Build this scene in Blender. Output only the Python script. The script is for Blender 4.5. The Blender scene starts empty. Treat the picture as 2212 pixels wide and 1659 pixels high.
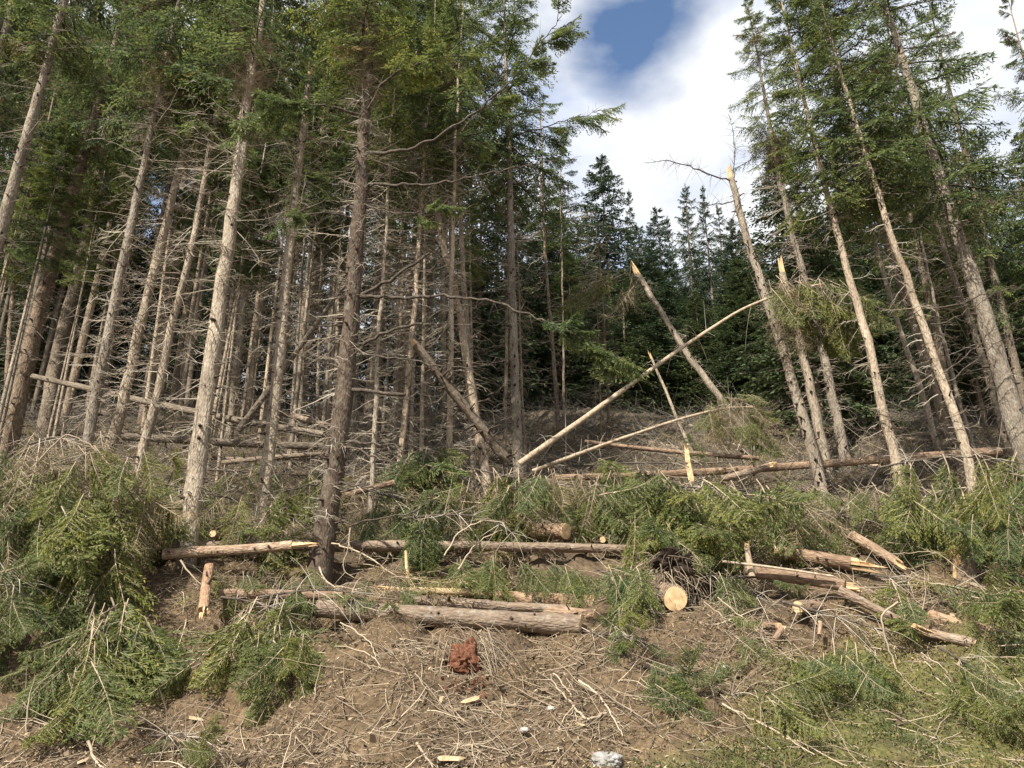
import bpy, math
import numpy as np
from mathutils import Vector, Quaternion, Matrix

R = math.radians
rng = np.random.default_rng(7)
scene = bpy.context.scene
COL = scene.collection

# ---------------------------------------------------------------- camera, sky, sun, exposure
CAMZ, PITCH, F = 1.6, R(20.0), 1736.0          # F in units of a 2212 px wide picture
cam = bpy.data.cameras.new('camera')
cam.sensor_width = 36.0
cam.lens = 36.0 * F / 2212.0
cam.clip_end = 3000.0
camo = bpy.data.objects.new('camera', cam)
COL.objects.link(camo)
camo.location = (0, 0, CAMZ)
camo.rotation_euler = (R(90) + PITCH, 0, 0)
scene.camera = camo

SUN_ELEV, SUN_AZ = R(43.0), R(-147.0)          # azimuth measured from +Y towards +X: behind the camera, a little to its left
sun_dir = Vector((math.sin(SUN_AZ) * math.cos(SUN_ELEV), math.cos(SUN_AZ) * math.cos(SUN_ELEV), math.sin(SUN_ELEV)))
sl = bpy.data.lights.new('sun', 'SUN')
sl.energy = 5.0
sl.angle = R(0.5)
sl.color = (1.0, 0.955, 0.89)
so = bpy.data.objects.new('sun', sl)
COL.objects.link(so)
so.rotation_mode = 'QUATERNION'
so.rotation_quaternion = sun_dir.to_track_quat('Z', 'Y')

view = scene.view_settings
view.view_transform = 'Standard'
view.look = 'None'
view.gamma = 1.0
view.use_curve_mapping = False
view.exposure = 0.85

cy = scene.cycles
cy.max_bounces = 5
cy.diffuse_bounces = 2
cy.glossy_bounces = 2
cy.transmission_bounces = 3
cy.use_adaptive_sampling = False
cy.use_denoising = True

CP, SP = math.cos(PITCH), math.sin(PITCH)


def ray(u, v):
    """Direction through a picture point, scaled so that its Y component is 1."""
    r, up = (u - 1106.0) / F, -(v - 829.5) / F
    d = np.array([r, CP - SP * up, SP + CP * up])
    return d / d[1]


def at(u, v, Y):
    d = ray(u, v) * Y
    return np.array([d[0], Y, CAMZ + d[2]])


def depth(p):
    return p[1] * CP + (p[2] - CAMZ) * SP


def metres(px, p):
    return px * depth(p) / F


world = bpy.data.worlds.new('World')
scene.world = world
world.use_nodes = True
wt = world.node_tree
wt.nodes.clear()


def wn(kind, **kw):
    n = wt.nodes.new(kind)
    for k, val in kw.items():
        setattr(n, k, val)
    return n


w_out = wn('ShaderNodeOutputWorld')
w_bg = wn('ShaderNodeBackground')
w_sky = wn('ShaderNodeTexSky', sky_type='NISHITA', sun_disc=False)
w_sky.sun_elevation = SUN_ELEV
w_sky.sun_rotation = SUN_AZ
w_sky.altitude = 800
w_bg.inputs['Strength'].default_value = 0.12
w_tc = wn('ShaderNodeTexCoord')
w_map = wn('ShaderNodeMapping')
w_map.inputs['Location'].default_value = (0.30, 0.1, 0.42)
w_map.inputs['Scale'].default_value = (1.0, 1.0, 1.9)
w_noise = wn('ShaderNodeTexNoise')
w_noise.inputs['Scale'].default_value = 3.1
w_noise.inputs['Detail'].default_value = 7.0
w_noise.inputs['Roughness'].default_value = 0.52
w_noise.inputs['Distortion'].default_value = 0.15
# blue opening of the clouds, round one direction of the sky
gap = Vector(ray(1385, 85)).normalized()
w_dot = wn('ShaderNodeVectorMath', operation='DOT_PRODUCT')
w_dot.inputs[1].default_value = gap
w_gap = wn('ShaderNodeMapRange')
w_gap.inputs['From Min'].default_value = math.cos(R(5.2))
w_gap.inputs['From Max'].default_value = 1.0
w_gap.inputs['To Min'].default_value = 0.0
w_gap.inputs['To Max'].default_value = 0.26
w_sub = wn('ShaderNodeMath', operation='SUBTRACT')
w_ramp = wn('ShaderNodeValToRGB')
w_ramp.color_ramp.elements[0].position = 0.215
w_ramp.color_ramp.elements[1].position = 0.45
w_shade = wn('ShaderNodeTexNoise')
w_shade.inputs['Scale'].default_value = 5.0
w_shade.inputs['Detail'].default_value = 5.0
w_sramp = wn('ShaderNodeValToRGB')
w_sramp.color_ramp.elements[0].position = 0.36
w_sramp.color_ramp.elements[0].color = (2.9, 3.35, 4.4, 1)
w_sramp.color_ramp.elements[1].position = 0.56
w_sramp.color_ramp.elements[1].color = (4.9, 5.0, 5.2, 1)
w_hsv = wn('ShaderNodeHueSaturation')
w_hsv.inputs['Saturation'].default_value = 1.05
w_hsv.inputs['Value'].default_value = 0.95
w_mix = wn('ShaderNodeMix', data_type='RGBA')
L = wt.links.new
L(w_tc.outputs['Generated'], w_map.inputs['Vector'])
L(w_map.outputs['Vector'], w_noise.inputs['Vector'])
L(w_map.outputs['Vector'], w_shade.inputs['Vector'])
L(w_tc.outputs['Generated'], w_dot.inputs[0])
L(w_dot.outputs['Value'], w_gap.inputs['Value'])
L(w_noise.outputs['Fac'], w_sub.inputs[0])
L(w_gap.outputs['Result'], w_sub.inputs[1])
L(w_sub.outputs['Value'], w_ramp.inputs['Fac'])
L(w_shade.outputs['Fac'], w_sramp.inputs['Fac'])
L(w_sky.outputs['Color'], w_hsv.inputs['Color'])
L(w_ramp.outputs['Color'], w_mix.inputs['Factor'])
L(w_hsv.outputs['Color'], w_mix.inputs[6])
L(w_sramp.outputs['Color'], w_mix.inputs[7])
L(w_mix.outputs[2], w_bg.inputs['Color'])
L(w_bg.outputs['Background'], w_out.inputs['Surface'])


# ---------------------------------------------------------------- materials
def material(name):
    m = bpy.data.materials.new(name)
    m.use_nodes = True
    nt = m.node_tree
    nt.nodes.clear()
    out = nt.nodes.new('ShaderNodeOutputMaterial')
    return m, nt, out


def node(nt, kind, **inputs):
    n = nt.nodes.new(kind)
    for k, val in inputs.items():
        k = k.replace('_', ' ')
        n.inputs[k].default_value = val
    return n


def ramp(nt, src, stops):
    r = nt.nodes.new('ShaderNodeValToRGB')
    el = r.color_ramp.elements
    while len(el) < len(stops):
        el.new(0.5)
    for e, (p, c) in zip(el, stops):
        e.position = p
        e.color = (*c, 1)
    nt.links.new(src, r.inputs['Fac'])
    return r


def mixc(nt, fac, a, b, mode='MIX'):
    n = nt.nodes.new('ShaderNodeMix')
    n.data_type = 'RGBA'
    n.blend_type = mode
    for sock, val in ((n.inputs['Factor'], fac), (n.inputs[6], a), (n.inputs[7], b)):
        if isinstance(val, (int, float)):
            sock.default_value = val
        elif isinstance(val, tuple):
            sock.default_value = (*val, 1)
        else:
            nt.links.new(val, sock)
    return n.outputs[2]


def principled(nt, out, color, rough=0.85, bump=None, bump_strength=0.5, bump_dist=0.02):
    p = nt.nodes.new('ShaderNodeBsdfPrincipled')
    p.inputs['Roughness'].default_value = rough
    p.inputs['Specular IOR Level'].default_value = 0.2
    if isinstance(color, tuple):
        p.inputs['Base Color'].default_value = (*color, 1)
    else:
        nt.links.new(color, p.inputs['Base Color'])
    if bump is not None:
        b = node(nt, 'ShaderNodeBump', Strength=bump_strength, Distance=bump_dist)
        nt.links.new(bump, b.inputs['Height'])
        nt.links.new(b.outputs['Normal'], p.inputs['Normal'])
    nt.links.new(p.outputs['BSDF'], out.inputs['Surface'])
    return p


def bark_material(name, dark, mid, light, lichen=None, scale=1.0):
    m, nt, out = material(name)
    tc = nt.nodes.new('ShaderNodeTexCoord')
    info = nt.nodes.new('ShaderNodeObjectInfo')
    add = nt.nodes.new('ShaderNodeVectorMath')
    add.operation = 'ADD'
    sc = nt.nodes.new('ShaderNodeVectorMath')
    sc.operation = 'SCALE'
    sc.inputs['Scale'].default_value = 37.0
    nt.links.new(info.outputs['Random'], sc.inputs[0])
    nt.links.new(tc.outputs['Object'], add.inputs[0])
    nt.links.new(sc.outputs[0], add.inputs[1])
    mp = nt.nodes.new('ShaderNodeMapping')
    mp.inputs['Scale'].default_value = (scale, scale, 0.35 * scale)
    nt.links.new(add.outputs[0], mp.inputs['Vector'])
    n1 = node(nt, 'ShaderNodeTexNoise', Scale=26.0, Detail=6.0, Roughness=0.7)
    n2 = node(nt, 'ShaderNodeTexNoise', Scale=3.2, Detail=4.0, Roughness=0.6)
    vo = node(nt, 'ShaderNodeTexVoronoi', Scale=34.0)
    for n in (n1, n2, vo):
        nt.links.new(mp.outputs['Vector'], n.inputs['Vector'])
    c = ramp(nt, n1.outputs['Fac'], [(0.27, dark), (0.45, mid), (0.72, light)]).outputs['Color']
    big = ramp(nt, n2.outputs['Fac'], [(0.3, (0.62, 0.58, 0.55)), (0.7, (1.22, 1.2, 1.16))]).outputs['Color']
    c = mixc(nt, 1.0, c, big, 'MULTIPLY')
    pl = ramp(nt, vo.outputs['Distance'], [(0.2, (1.06, 1.05, 1.03)), (0.8, (0.68, 0.66, 0.64))]).outputs['Color']
    c = mixc(nt, 0.8, c, pl, 'MULTIPLY')
    if lichen:
        n3 = node(nt, 'ShaderNodeTexNoise', Scale=7.0, Detail=5.0, Roughness=0.75)
        nt.links.new(add.outputs[0], n3.inputs['Vector'])
        f = ramp(nt, n3.outputs['Fac'], [(0.54, (0, 0, 0)), (0.66, (0.75, 0.75, 0.75))]).outputs['Color']
        c = mixc(nt, f, c, lichen)
    tint = ramp(nt, info.outputs['Random'], [(0.0, (0.66, 0.66, 0.67)), (0.5, (0.94, 0.92, 0.90)), (1.0, (1.15, 1.06, 0.98))]).outputs['Color']
    c = mixc(nt, 1.0, c, tint, 'MULTIPLY')
    h = nt.nodes.new('ShaderNodeMath')
    h.operation = 'SUBTRACT'
    nt.links.new(n1.outputs['Fac'], h.inputs[0])
    nt.links.new(vo.outputs['Distance'], h.inputs[1])
    principled(nt, out, c, 0.9, h.outputs[0], 0.75, 0.022)
    return m


M = {}
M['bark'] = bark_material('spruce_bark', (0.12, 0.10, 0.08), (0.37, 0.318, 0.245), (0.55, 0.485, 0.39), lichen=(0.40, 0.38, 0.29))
M['bark_dark'] = bark_material('dark_spruce_bark', (0.06, 0.047, 0.037), (0.19, 0.148, 0.108), (0.33, 0.27, 0.20), lichen=(0.30, 0.29, 0.22))  # darker copy of the spruce bark colours
M['bark_main'] = bark_material('crown_shade_bark', (0.03, 0.024, 0.02), (0.105, 0.082, 0.062), (0.21, 0.17, 0.13), lichen=(0.19, 0.19, 0.145))  # bark colours darkened to stand for shade from the tree's own crown
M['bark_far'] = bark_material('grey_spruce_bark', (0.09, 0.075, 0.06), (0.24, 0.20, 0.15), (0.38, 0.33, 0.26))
M['bark_fresh'] = bark_material('peeled_spruce_bark', (0.17, 0.11, 0.075), (0.37, 0.26, 0.175), (0.50, 0.38, 0.27))
M['bark_log'] = bark_material('felled_log_bark', (0.12, 0.085, 0.06), (0.33, 0.25, 0.18), (0.48, 0.39, 0.29), lichen=(0.44, 0.40, 0.32))


def plain_noise_material(name, stops, scale, rough=0.9, bump=0.4, attr=None, dist=0.01):
    m, nt, out = material(name)
    tc = nt.nodes.new('ShaderNodeTexCoord')
    n = node(nt, 'ShaderNodeTexNoise', Scale=scale, Detail=5.0, Roughness=0.65)
    nt.links.new(tc.outputs['Object'], n.inputs['Vector'])
    src = n.outputs['Fac']
    if attr:
        a = nt.nodes.new('ShaderNodeAttribute')
        a.attribute_name = attr
        src = a.outputs['Fac']
    c = ramp(nt, src, stops).outputs['Color']
    principled(nt, out, c, rough, n.outputs['Fac'] if bump else None, bump, dist)
    return m


M['knot'] = plain_noise_material('knot_wood', [(0.3, (0.035, 0.025, 0.018)), (0.7, (0.12, 0.085, 0.06))], 30)
M['dead'] = plain_noise_material('dead_branch_wood', [(0.0, (0.16, 0.125, 0.09)), (0.45, (0.34, 0.28, 0.205)), (1.0, (0.60, 0.54, 0.43))], 14, attr='tint', bump=0)
M['dead_shade'] = plain_noise_material('shade_dark_twig', [(0.0, (0.09, 0.078, 0.06)), (0.45, (0.18, 0.155, 0.12)), (1.0, (0.34, 0.31, 0.26))], 14, attr='tint', bump=0)  # dead branch colours darkened to carry the shade of the wood behind
M['limb'] = plain_noise_material('limb_bark', [(0.3, (0.035, 0.028, 0.022)), (0.5, (0.085, 0.067, 0.05)), (0.75, (0.19, 0.16, 0.12))], 22)
M['pale_limb'] = plain_noise_material('pale_limb_wood', [(0.3, (0.20, 0.14, 0.09)), (0.5, (0.40, 0.31, 0.21)), (0.75, (0.58, 0.48, 0.35))], 22)
M['stick'] = plain_noise_material('weathered_stick', [(0.0, (0.09, 0.068, 0.048)), (0.4, (0.24, 0.185, 0.125)), (0.8, (0.42, 0.335, 0.23)), (1.0, (0.56, 0.46, 0.32))], 14, attr='tint', bump=0)
M['litter'] = plain_noise_material('needle_litter', [(0.0, (0.05, 0.036, 0.025)), (0.35, (0.15, 0.105, 0.066)), (0.7, (0.30, 0.23, 0.14)), (1.0, (0.50, 0.40, 0.25))], 14, attr='tint', bump=0)
M['split'] = plain_noise_material('split_wood', [(0.3, (0.42, 0.25, 0.12)), (0.5, (0.58, 0.40, 0.21)), (0.75, (0.70, 0.54, 0.33))], 18, rough=0.75)
M['chip'] = plain_noise_material('weathered_chip', [(0.3, (0.26, 0.17, 0.09)), (0.5, (0.40, 0.29, 0.165)), (0.75, (0.52, 0.41, 0.26))], 18)
M['rot'] = plain_noise_material('rotten_red_wood', [(0.3, (0.05, 0.021, 0.013)), (0.5, (0.15, 0.062, 0.034)), (0.75, (0.28, 0.135, 0.075))], 40, dist=0.02, bump=0.8)
M['rock'] = plain_noise_material('pale_quartz_rock', [(0.3, (0.22, 0.20, 0.17)), (0.5, (0.27, 0.255, 0.23)), (0.72, (0.44, 0.43, 0.40))], 9, dist=0.02, bump=0.7)
M['pebble'] = plain_noise_material('pebble_stone', [(0.3, (0.22, 0.18, 0.14)), (0.7, (0.50, 0.46, 0.41))], 9)
M['earth'] = plain_noise_material('root_soil_hollow_shade', [(0.3, (0.012, 0.009, 0.006)), (0.55, (0.04, 0.027, 0.018)), (0.8, (0.11, 0.08, 0.052))], 16, dist=0.05, bump=1.0)  # root soil, darkened so the lump by the log reads as shaded hollow


def cut_material():
    m, nt, out = material('cut_wood_rings')
    tc = nt.nodes.new('ShaderNodeTexCoord')
    ln = nt.nodes.new('ShaderNodeVectorMath')
    ln.operation = 'LENGTH'
    nz = node(nt, 'ShaderNodeTexNoise', Scale=6.0, Detail=3.0)
    nt.links.new(tc.outputs['Object'], nz.inputs['Vector'])
    nt.links.new(tc.outputs['Object'], ln.inputs[0])
    ad = nt.nodes.new('ShaderNodeMath')
    ad.operation = 'MULTIPLY_ADD'
    ad.inputs[1].default_value = 0.05
    nt.links.new(nz.outputs['Fac'], ad.inputs[0])
    nt.links.new(ln.outputs['Value'], ad.inputs[2])
    sn = nt.nodes.new('ShaderNodeMath')
    sn.operation = 'MULTIPLY'
    sn.inputs[1].default_value = 330.0
    nt.links.new(ad.outputs[0], sn.inputs[0])
    si = nt.nodes.new('ShaderNodeMath')
    si.operation = 'SINE'
    nt.links.new(sn.outputs[0], si.inputs[0])
    mr = nt.nodes.new('ShaderNodeMapRange')
    mr.inputs['From Min'].default_value = -1
    nt.links.new(si.outputs[0], mr.inputs['Value'])
    c = ramp(nt, mr.outputs['Result'], [(0.0, (0.56, 0.38, 0.20)), (0.6, (0.72, 0.53, 0.31))]).outputs['Color']
    n2 = node(nt, 'ShaderNodeTexNoise', Scale=9.0, Detail=4.0)
    nt.links.new(tc.outputs['Object'], n2.inputs['Vector'])
    c2 = ramp(nt, n2.outputs['Fac'], [(0.35, (0.75, 0.70, 0.62)), (0.65, (1.1, 1.08, 1.05))]).outputs['Color']
    c = mixc(nt, 1.0, c, c2, 'MULTIPLY')
    principled(nt, out, c, 0.8)
    return m


M['cut'] = cut_material()


def needle_material(name, stops, trans=0.3):
    m, nt, out = material(name)
    a = nt.nodes.new('ShaderNodeAttribute')
    a.attribute_name = 'tint'
    info = nt.nodes.new('ShaderNodeObjectInfo')
    c = ramp(nt, a.outputs['Fac'], stops).outputs['Color']
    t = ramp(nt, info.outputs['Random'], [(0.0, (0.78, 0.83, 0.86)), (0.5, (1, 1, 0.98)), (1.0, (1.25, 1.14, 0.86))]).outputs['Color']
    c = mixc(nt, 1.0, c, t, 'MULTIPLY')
    p = nt.nodes.new('ShaderNodeBsdfPrincipled')
    p.inputs['Roughness'].default_value = 0.55
    p.inputs['Specular IOR Level'].default_value = 0.28
    tr = nt.nodes.new('ShaderNodeBsdfTranslucent')
    mx = nt.nodes.new('ShaderNodeMixShader')
    mx.inputs[0].default_value = trans
    nt.links.new(c, p.inputs['Base Color'])
    nt.links.new(c, tr.inputs['Color'])
    nt.links.new(p.outputs[0], mx.inputs[1])
    nt.links.new(tr.outputs[0], mx.inputs[2])
    nt.links.new(mx.outputs[0], out.inputs['Surface'])
    return m


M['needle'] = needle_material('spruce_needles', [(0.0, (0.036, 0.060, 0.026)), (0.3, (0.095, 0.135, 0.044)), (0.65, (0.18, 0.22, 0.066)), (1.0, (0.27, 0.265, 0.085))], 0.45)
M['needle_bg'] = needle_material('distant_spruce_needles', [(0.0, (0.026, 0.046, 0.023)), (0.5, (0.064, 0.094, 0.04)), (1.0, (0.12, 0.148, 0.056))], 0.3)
M['needle_slash'] = needle_material('wilting_spruce_needles', [(0.0, (0.058, 0.074, 0.022)), (0.4, (0.130, 0.155, 0.042)), (0.75, (0.215, 0.225, 0.066)), (1.0, (0.33, 0.28, 0.11))], 0.4)
M['needle_brown'] = needle_material('dry_brown_needles', [(0.0, (0.09, 0.07, 0.035)), (0.5, (0.17, 0.14, 0.07)), (1.0, (0.28, 0.22, 0.12))])
M['shrub'] = needle_material('bilberry_leaves', [(0.0, (0.05, 0.075, 0.025)), (0.4, (0.125, 0.14, 0.042)), (0.7, (0.25, 0.21, 0.07)), (1.0, (0.38, 0.28, 0.13))])


# ---------------------------------------------------------------- mesh helpers
def unit(a):
    return a / np.maximum(np.linalg.norm(a, axis=-1, keepdims=True), 1e-9)


class MB:
    """Collects vertex and face arrays and turns them into one mesh."""

    def __init__(self):
        self.v, self.t, self.q4, self.q3, self.n = [], [], [], [], 0

    def add(self, verts, tint, quads=None, tris=None, mat=0, smooth=False):
        verts = np.asarray(verts, float).reshape(-1, 3)
        self.v.append(verts)
        self.t.append(np.broadcast_to(np.asarray(tint, float), (len(verts),)).copy())
        if quads is not None and len(quads):
            self.q4.append((np.asarray(quads) + self.n, mat, smooth))
        if tris is not None and len(tris):
            self.q3.append((np.asarray(tris) + self.n, mat, smooth))
        self.n += len(verts)

    def kites(self, base, d, ln, wd, tint, mat=0, up=None, mid=0.4):
        base, d = np.asarray(base), unit(np.asarray(d))
        n = len(base)
        if n == 0:
            return
        if up is None:
            up = rng.normal(size=(n, 3))
            up[:, 2] += 1.2
        s = unit(np.cross(d, up)) * (np.asarray(wd) * 0.5).reshape(-1, 1)
        ln = np.broadcast_to(np.asarray(ln, float), (n,)).reshape(-1, 1)
        V = np.stack([base, base + d * ln * mid + s, base + d * ln, base + d * ln * mid - s], 1)
        q = np.arange(n * 4).reshape(n, 4)
        self.add(V, np.repeat(np.broadcast_to(np.asarray(tint, float), (n,)), 4), quads=q, mat=mat)

    def tubes(self, P, rad, k=3, tint=0.5, mat=0, smooth=True, cap=False, wob=None):
        P = np.asarray(P, float)
        B, n, _ = P.shape
        rad = np.broadcast_to(np.asarray(rad, float), (B, n))
        T = np.empty_like(P)
        T[:, 1:-1] = P[:, 2:] - P[:, :-2]
        T[:, 0] = P[:, 1] - P[:, 0]
        T[:, -1] = P[:, -1] - P[:, -2]
        T = unit(T)
        mt = unit(T.mean(1))
        ref = np.where(np.abs(mt[:, 2:3]) > 0.85, np.array([[1.0, 0, 0]]), np.array([[0, 0, 1.0]]))
        N1 = unit(np.cross(T, ref[:, None, :]))
        N2 = np.cross(T, N1)
        a = np.arange(k) * 2 * math.pi / k
        r = rad[:, :, None]
        if wob is not None:
            r = r * wob
        V = P[:, :, None, :] + (N1[:, :, None, :] * np.cos(a)[None, None, :, None] + N2[:, :, None, :] * np.sin(a)[None, None, :, None]) * r[..., None]
        idx = np.arange(B * n * k).reshape(B, n, k)
        i0, i1 = idx[:, :-1], idx[:, 1:]
        Q = np.stack([i0, np.roll(i0, -1, 2), np.roll(i1, -1, 2), i1], -1).reshape(-1, 4)
        t = np.broadcast_to(np.asarray(tint, float).reshape(-1, 1, 1), (B, n, k)).reshape(-1)
        self.add(V.reshape(-1, 3), t, quads=Q, mat=mat, smooth=smooth)
        if cap:
            for e in (0, n - 1):
                c = P[:, e]
                ring = V[:, e]
                vv = np.concatenate([c[:, None], ring], 1)
                ii = np.arange(B * (k + 1)).reshape(B, k + 1)
                tr = np.stack([np.repeat(ii[:, :1], k, 1), ii[:, 1:], np.roll(ii[:, 1:], -1, 1)], -1).reshape(-1, 3)
                self.add(vv.reshape(-1, 3), np.repeat(np.broadcast_to(np.asarray(tint, float), (B,)), k + 1), tris=tr, mat=mat)

    def mesh(self, name, mats):
        me = bpy.data.meshes.new(name)
        v = np.concatenate(self.v) if self.v else np.zeros((0, 3))
        t = np.concatenate(self.t) if self.t else np.zeros(0)
        loops, starts, tot, mi, sm = [], [], [], [], []
        o = 0
        for lst, k in ((self.q4, 4), (self.q3, 3)):
            for f, m, s in lst:
                loops.append(f.reshape(-1))
                starts.append(o + np.arange(len(f)) * k)
                tot.append(np.full(len(f), k))
                mi.append(np.full(len(f), m))
                sm.append(np.full(len(f), s))
                o += len(f) * k
        loops = np.concatenate(loops)
        starts = np.concatenate(starts)
        me.vertices.add(len(v))
        me.vertices.foreach_set('co', v.astype(np.float32).reshape(-1))
        me.loops.add(len(loops))
        me.loops.foreach_set('vertex_index', loops.astype(np.int32))
        me.polygons.add(len(starts))
        me.polygons.foreach_set('loop_start', starts.astype(np.int32))
        me.polygons.foreach_set('material_index', np.concatenate(mi).astype(np.int32))
        me.polygons.foreach_set('use_smooth', np.concatenate(sm).astype(bool))
        at_ = me.attributes.new('tint', 'FLOAT', 'POINT')
        at_.data.foreach_set('value', np.clip(t, 0, 1).astype(np.float32))
        for m in mats:
            me.materials.append(M[m])
        me.update(calc_edges=True)
        return me


def link(name, me, parent=None, loc=(0, 0, 0), quat=None, scale=1.0):
    o = bpy.data.objects.new(name, me)
    COL.objects.link(o)
    o.parent = parent
    o.location = loc
    if quat is not None:
        o.rotation_mode = 'QUATERNION'
        o.rotation_quaternion = quat
    o.scale = (scale,) * 3 if np.isscalar(scale) else scale
    return o


def tag(o, label, cat, group=None):
    o['label'] = label
    o['category'] = cat
    if group:
        o['group'] = group
    return o


def aim(d, spin=0.0):
    """Quaternion that turns local +Z to d, spun about it."""
    q = Vector((0, 0, 1)).rotation_difference(Vector(d))
    return q @ Quaternion((0, 0, 1), spin)


def frame(xdir, up):
    """Quaternion with local +X along xdir and local +Z near up."""
    x = Vector(xdir).normalized()
    y = Vector(up).cross(x).normalized()
    z = x.cross(y)
    return Matrix((x, y, z)).transposed().to_quaternion()


# ---------------------------------------------------------------- ground
def hash2(ix, iy, seed):
    h = (ix.astype(np.int64) * 374761393 + iy.astype(np.int64) * 668265263 + seed * 974634541) & 0xFFFFFFFF
    h = ((h ^ (h >> 13)) * 1274126177) & 0xFFFFFFFF
    return ((h ^ (h >> 16)) & 0xFFFF) / 65535.0


def vnoise(x, y, seed):
    x, y = np.asarray(x, float), np.asarray(y, float)
    ix, iy = np.floor(x), np.floor(y)
    fx, fy = x - ix, y - iy
    fx, fy = fx * fx * (3 - 2 * fx), fy * fy * (3 - 2 * fy)
    a, b = hash2(ix, iy, seed), hash2(ix + 1, iy, seed)
    c, d = hash2(ix, iy + 1, seed), hash2(ix + 1, iy + 1, seed)
    return (a + (b - a) * fx) * (1 - fy) + (c + (d - c) * fx) * fy - 0.5


PY = np.array([-60, 5, 7, 8.3, 9.5, 11, 12.6, 14, 16, 21, 27, 35, 50, 80, 150, 400])
PZ = np.array([0, 0, 0.05, 0.25, 0.68, 1.39, 2.33, 3.17, 4.28, 7.0, 9.7, 12.9, 15.6, 18.5, 21, 24])


def G(x, y, fine=True):
    x, y = np.asarray(x, float), np.asarray(y, float)
    z = sum(np.interp(y + o, PY, PZ) for o in (-0.8, -0.4, 0, 0.4, 0.8)) / 5
    k = np.clip((y - 7) / 4, 0, 1)
    z = z + k * (0.7 * vnoise(x / 5.3, y / 5.3, 1) + 0.42 * vnoise(x / 1.7, y / 1.7, 2))
    if fine:
        z = z + k * (0.30 * vnoise(x / 0.6, y / 0.6, 3) + 0.18 * vnoise(x / 0.24, y / 0.24, 4) + 0.10 * vnoise(x / 0.1, y / 0.1, 5))
    return z


_ys = np.arange(7.5, 70, 0.04)


def hit(u, v):
    """Where the ray through a picture point meets the ground."""
    d = ray(u, v)
    z = CAMZ + d[2] * _ys
    g = G(d[0] * _ys, _ys, False)
    i = np.argmax(z < g)
    Y = _ys[i] if (z < g).any() else 40.0
    return np.array([d[0] * Y, Y, float(G(d[0] * Y, Y, False))])


def ground_material():
    m, nt, out = material('forest_soil')
    tc = nt.nodes.new('ShaderNodeTexCoord')
    n1 = node(nt, 'ShaderNodeTexNoise', Scale=0.9, Detail=6.0, Roughness=0.65)
    n2 = node(nt, 'ShaderNodeTexNoise', Scale=14.0, Detail=7.0, Roughness=0.75)
    n3 = node(nt, 'ShaderNodeTexNoise', Scale=0.45, Detail=5.0, Roughness=0.6)
    for n in (n1, n2, n3):
        nt.links.new(tc.outputs['Object'], n.inputs['Vector'])
    c1 = ramp(nt, n2.outputs['Fac'], [(0.28, (0.038, 0.027, 0.018)), (0.5, (0.125, 0.089, 0.053)), (0.72, (0.27, 0.195, 0.118))]).outputs['Color']
    c2 = ramp(nt, n1.outputs['Fac'], [(0.35, (0.62, 0.6, 0.6)), (0.65, (1.2, 1.15, 1.05))]).outputs['Color']
    c = mixc(nt, 1.0, c1, c2, 'MULTIPLY')
    sep = nt.nodes.new('ShaderNodeSeparateXYZ')
    nt.links.new(tc.outputs['Object'], sep.inputs[0])
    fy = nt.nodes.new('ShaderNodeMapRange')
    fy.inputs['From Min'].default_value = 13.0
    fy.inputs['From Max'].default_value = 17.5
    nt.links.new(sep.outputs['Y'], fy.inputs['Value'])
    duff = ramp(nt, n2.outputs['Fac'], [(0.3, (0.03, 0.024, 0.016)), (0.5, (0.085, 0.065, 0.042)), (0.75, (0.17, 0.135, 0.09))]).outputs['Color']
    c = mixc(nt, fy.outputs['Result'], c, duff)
    a = nt.nodes.new('ShaderNodeAttribute')
    a.attribute_name = 'tint'
    moss = ramp(nt, n2.outputs['Fac'], [(0.3, (0.045, 0.055, 0.018)), (0.55, (0.13, 0.125, 0.04)), (0.75, (0.26, 0.22, 0.08))]).outputs['Color']
    ad = nt.nodes.new('ShaderNodeMath')
    ad.operation = 'ADD'
    nt.links.new(a.outputs['Fac'], ad.inputs[0])
    nt.links.new(n1.outputs['Fac'], ad.inputs[1])
    f = ramp(nt, ad.outputs[0], [(0.78, (0, 0, 0)), (1.0, (0.9, 0.9, 0.9))]).outputs['Color']
    c = mixc(nt, f, c, moss)
    principled(nt, out, c, 0.95, n2.outputs['Fac'], 0.9, 0.04)
    return m


M['ground'] = ground_material()


def moss_amount(x, y):
    """Where the bank carries moss and bilberry instead of bare soil: towards the right."""
    m = np.clip((x - 1.5 - 1.1 * np.clip(y - 10.0, -1, 3)) / 1.6, 0, 1) * np.clip((13.2 - y) / 1.6, 0, 1)
    return np.clip(m * 0.72 + 0.5 * vnoise(x / 1.3, y / 1.3, 41) * (m > 0.02), 0, 1)


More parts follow.
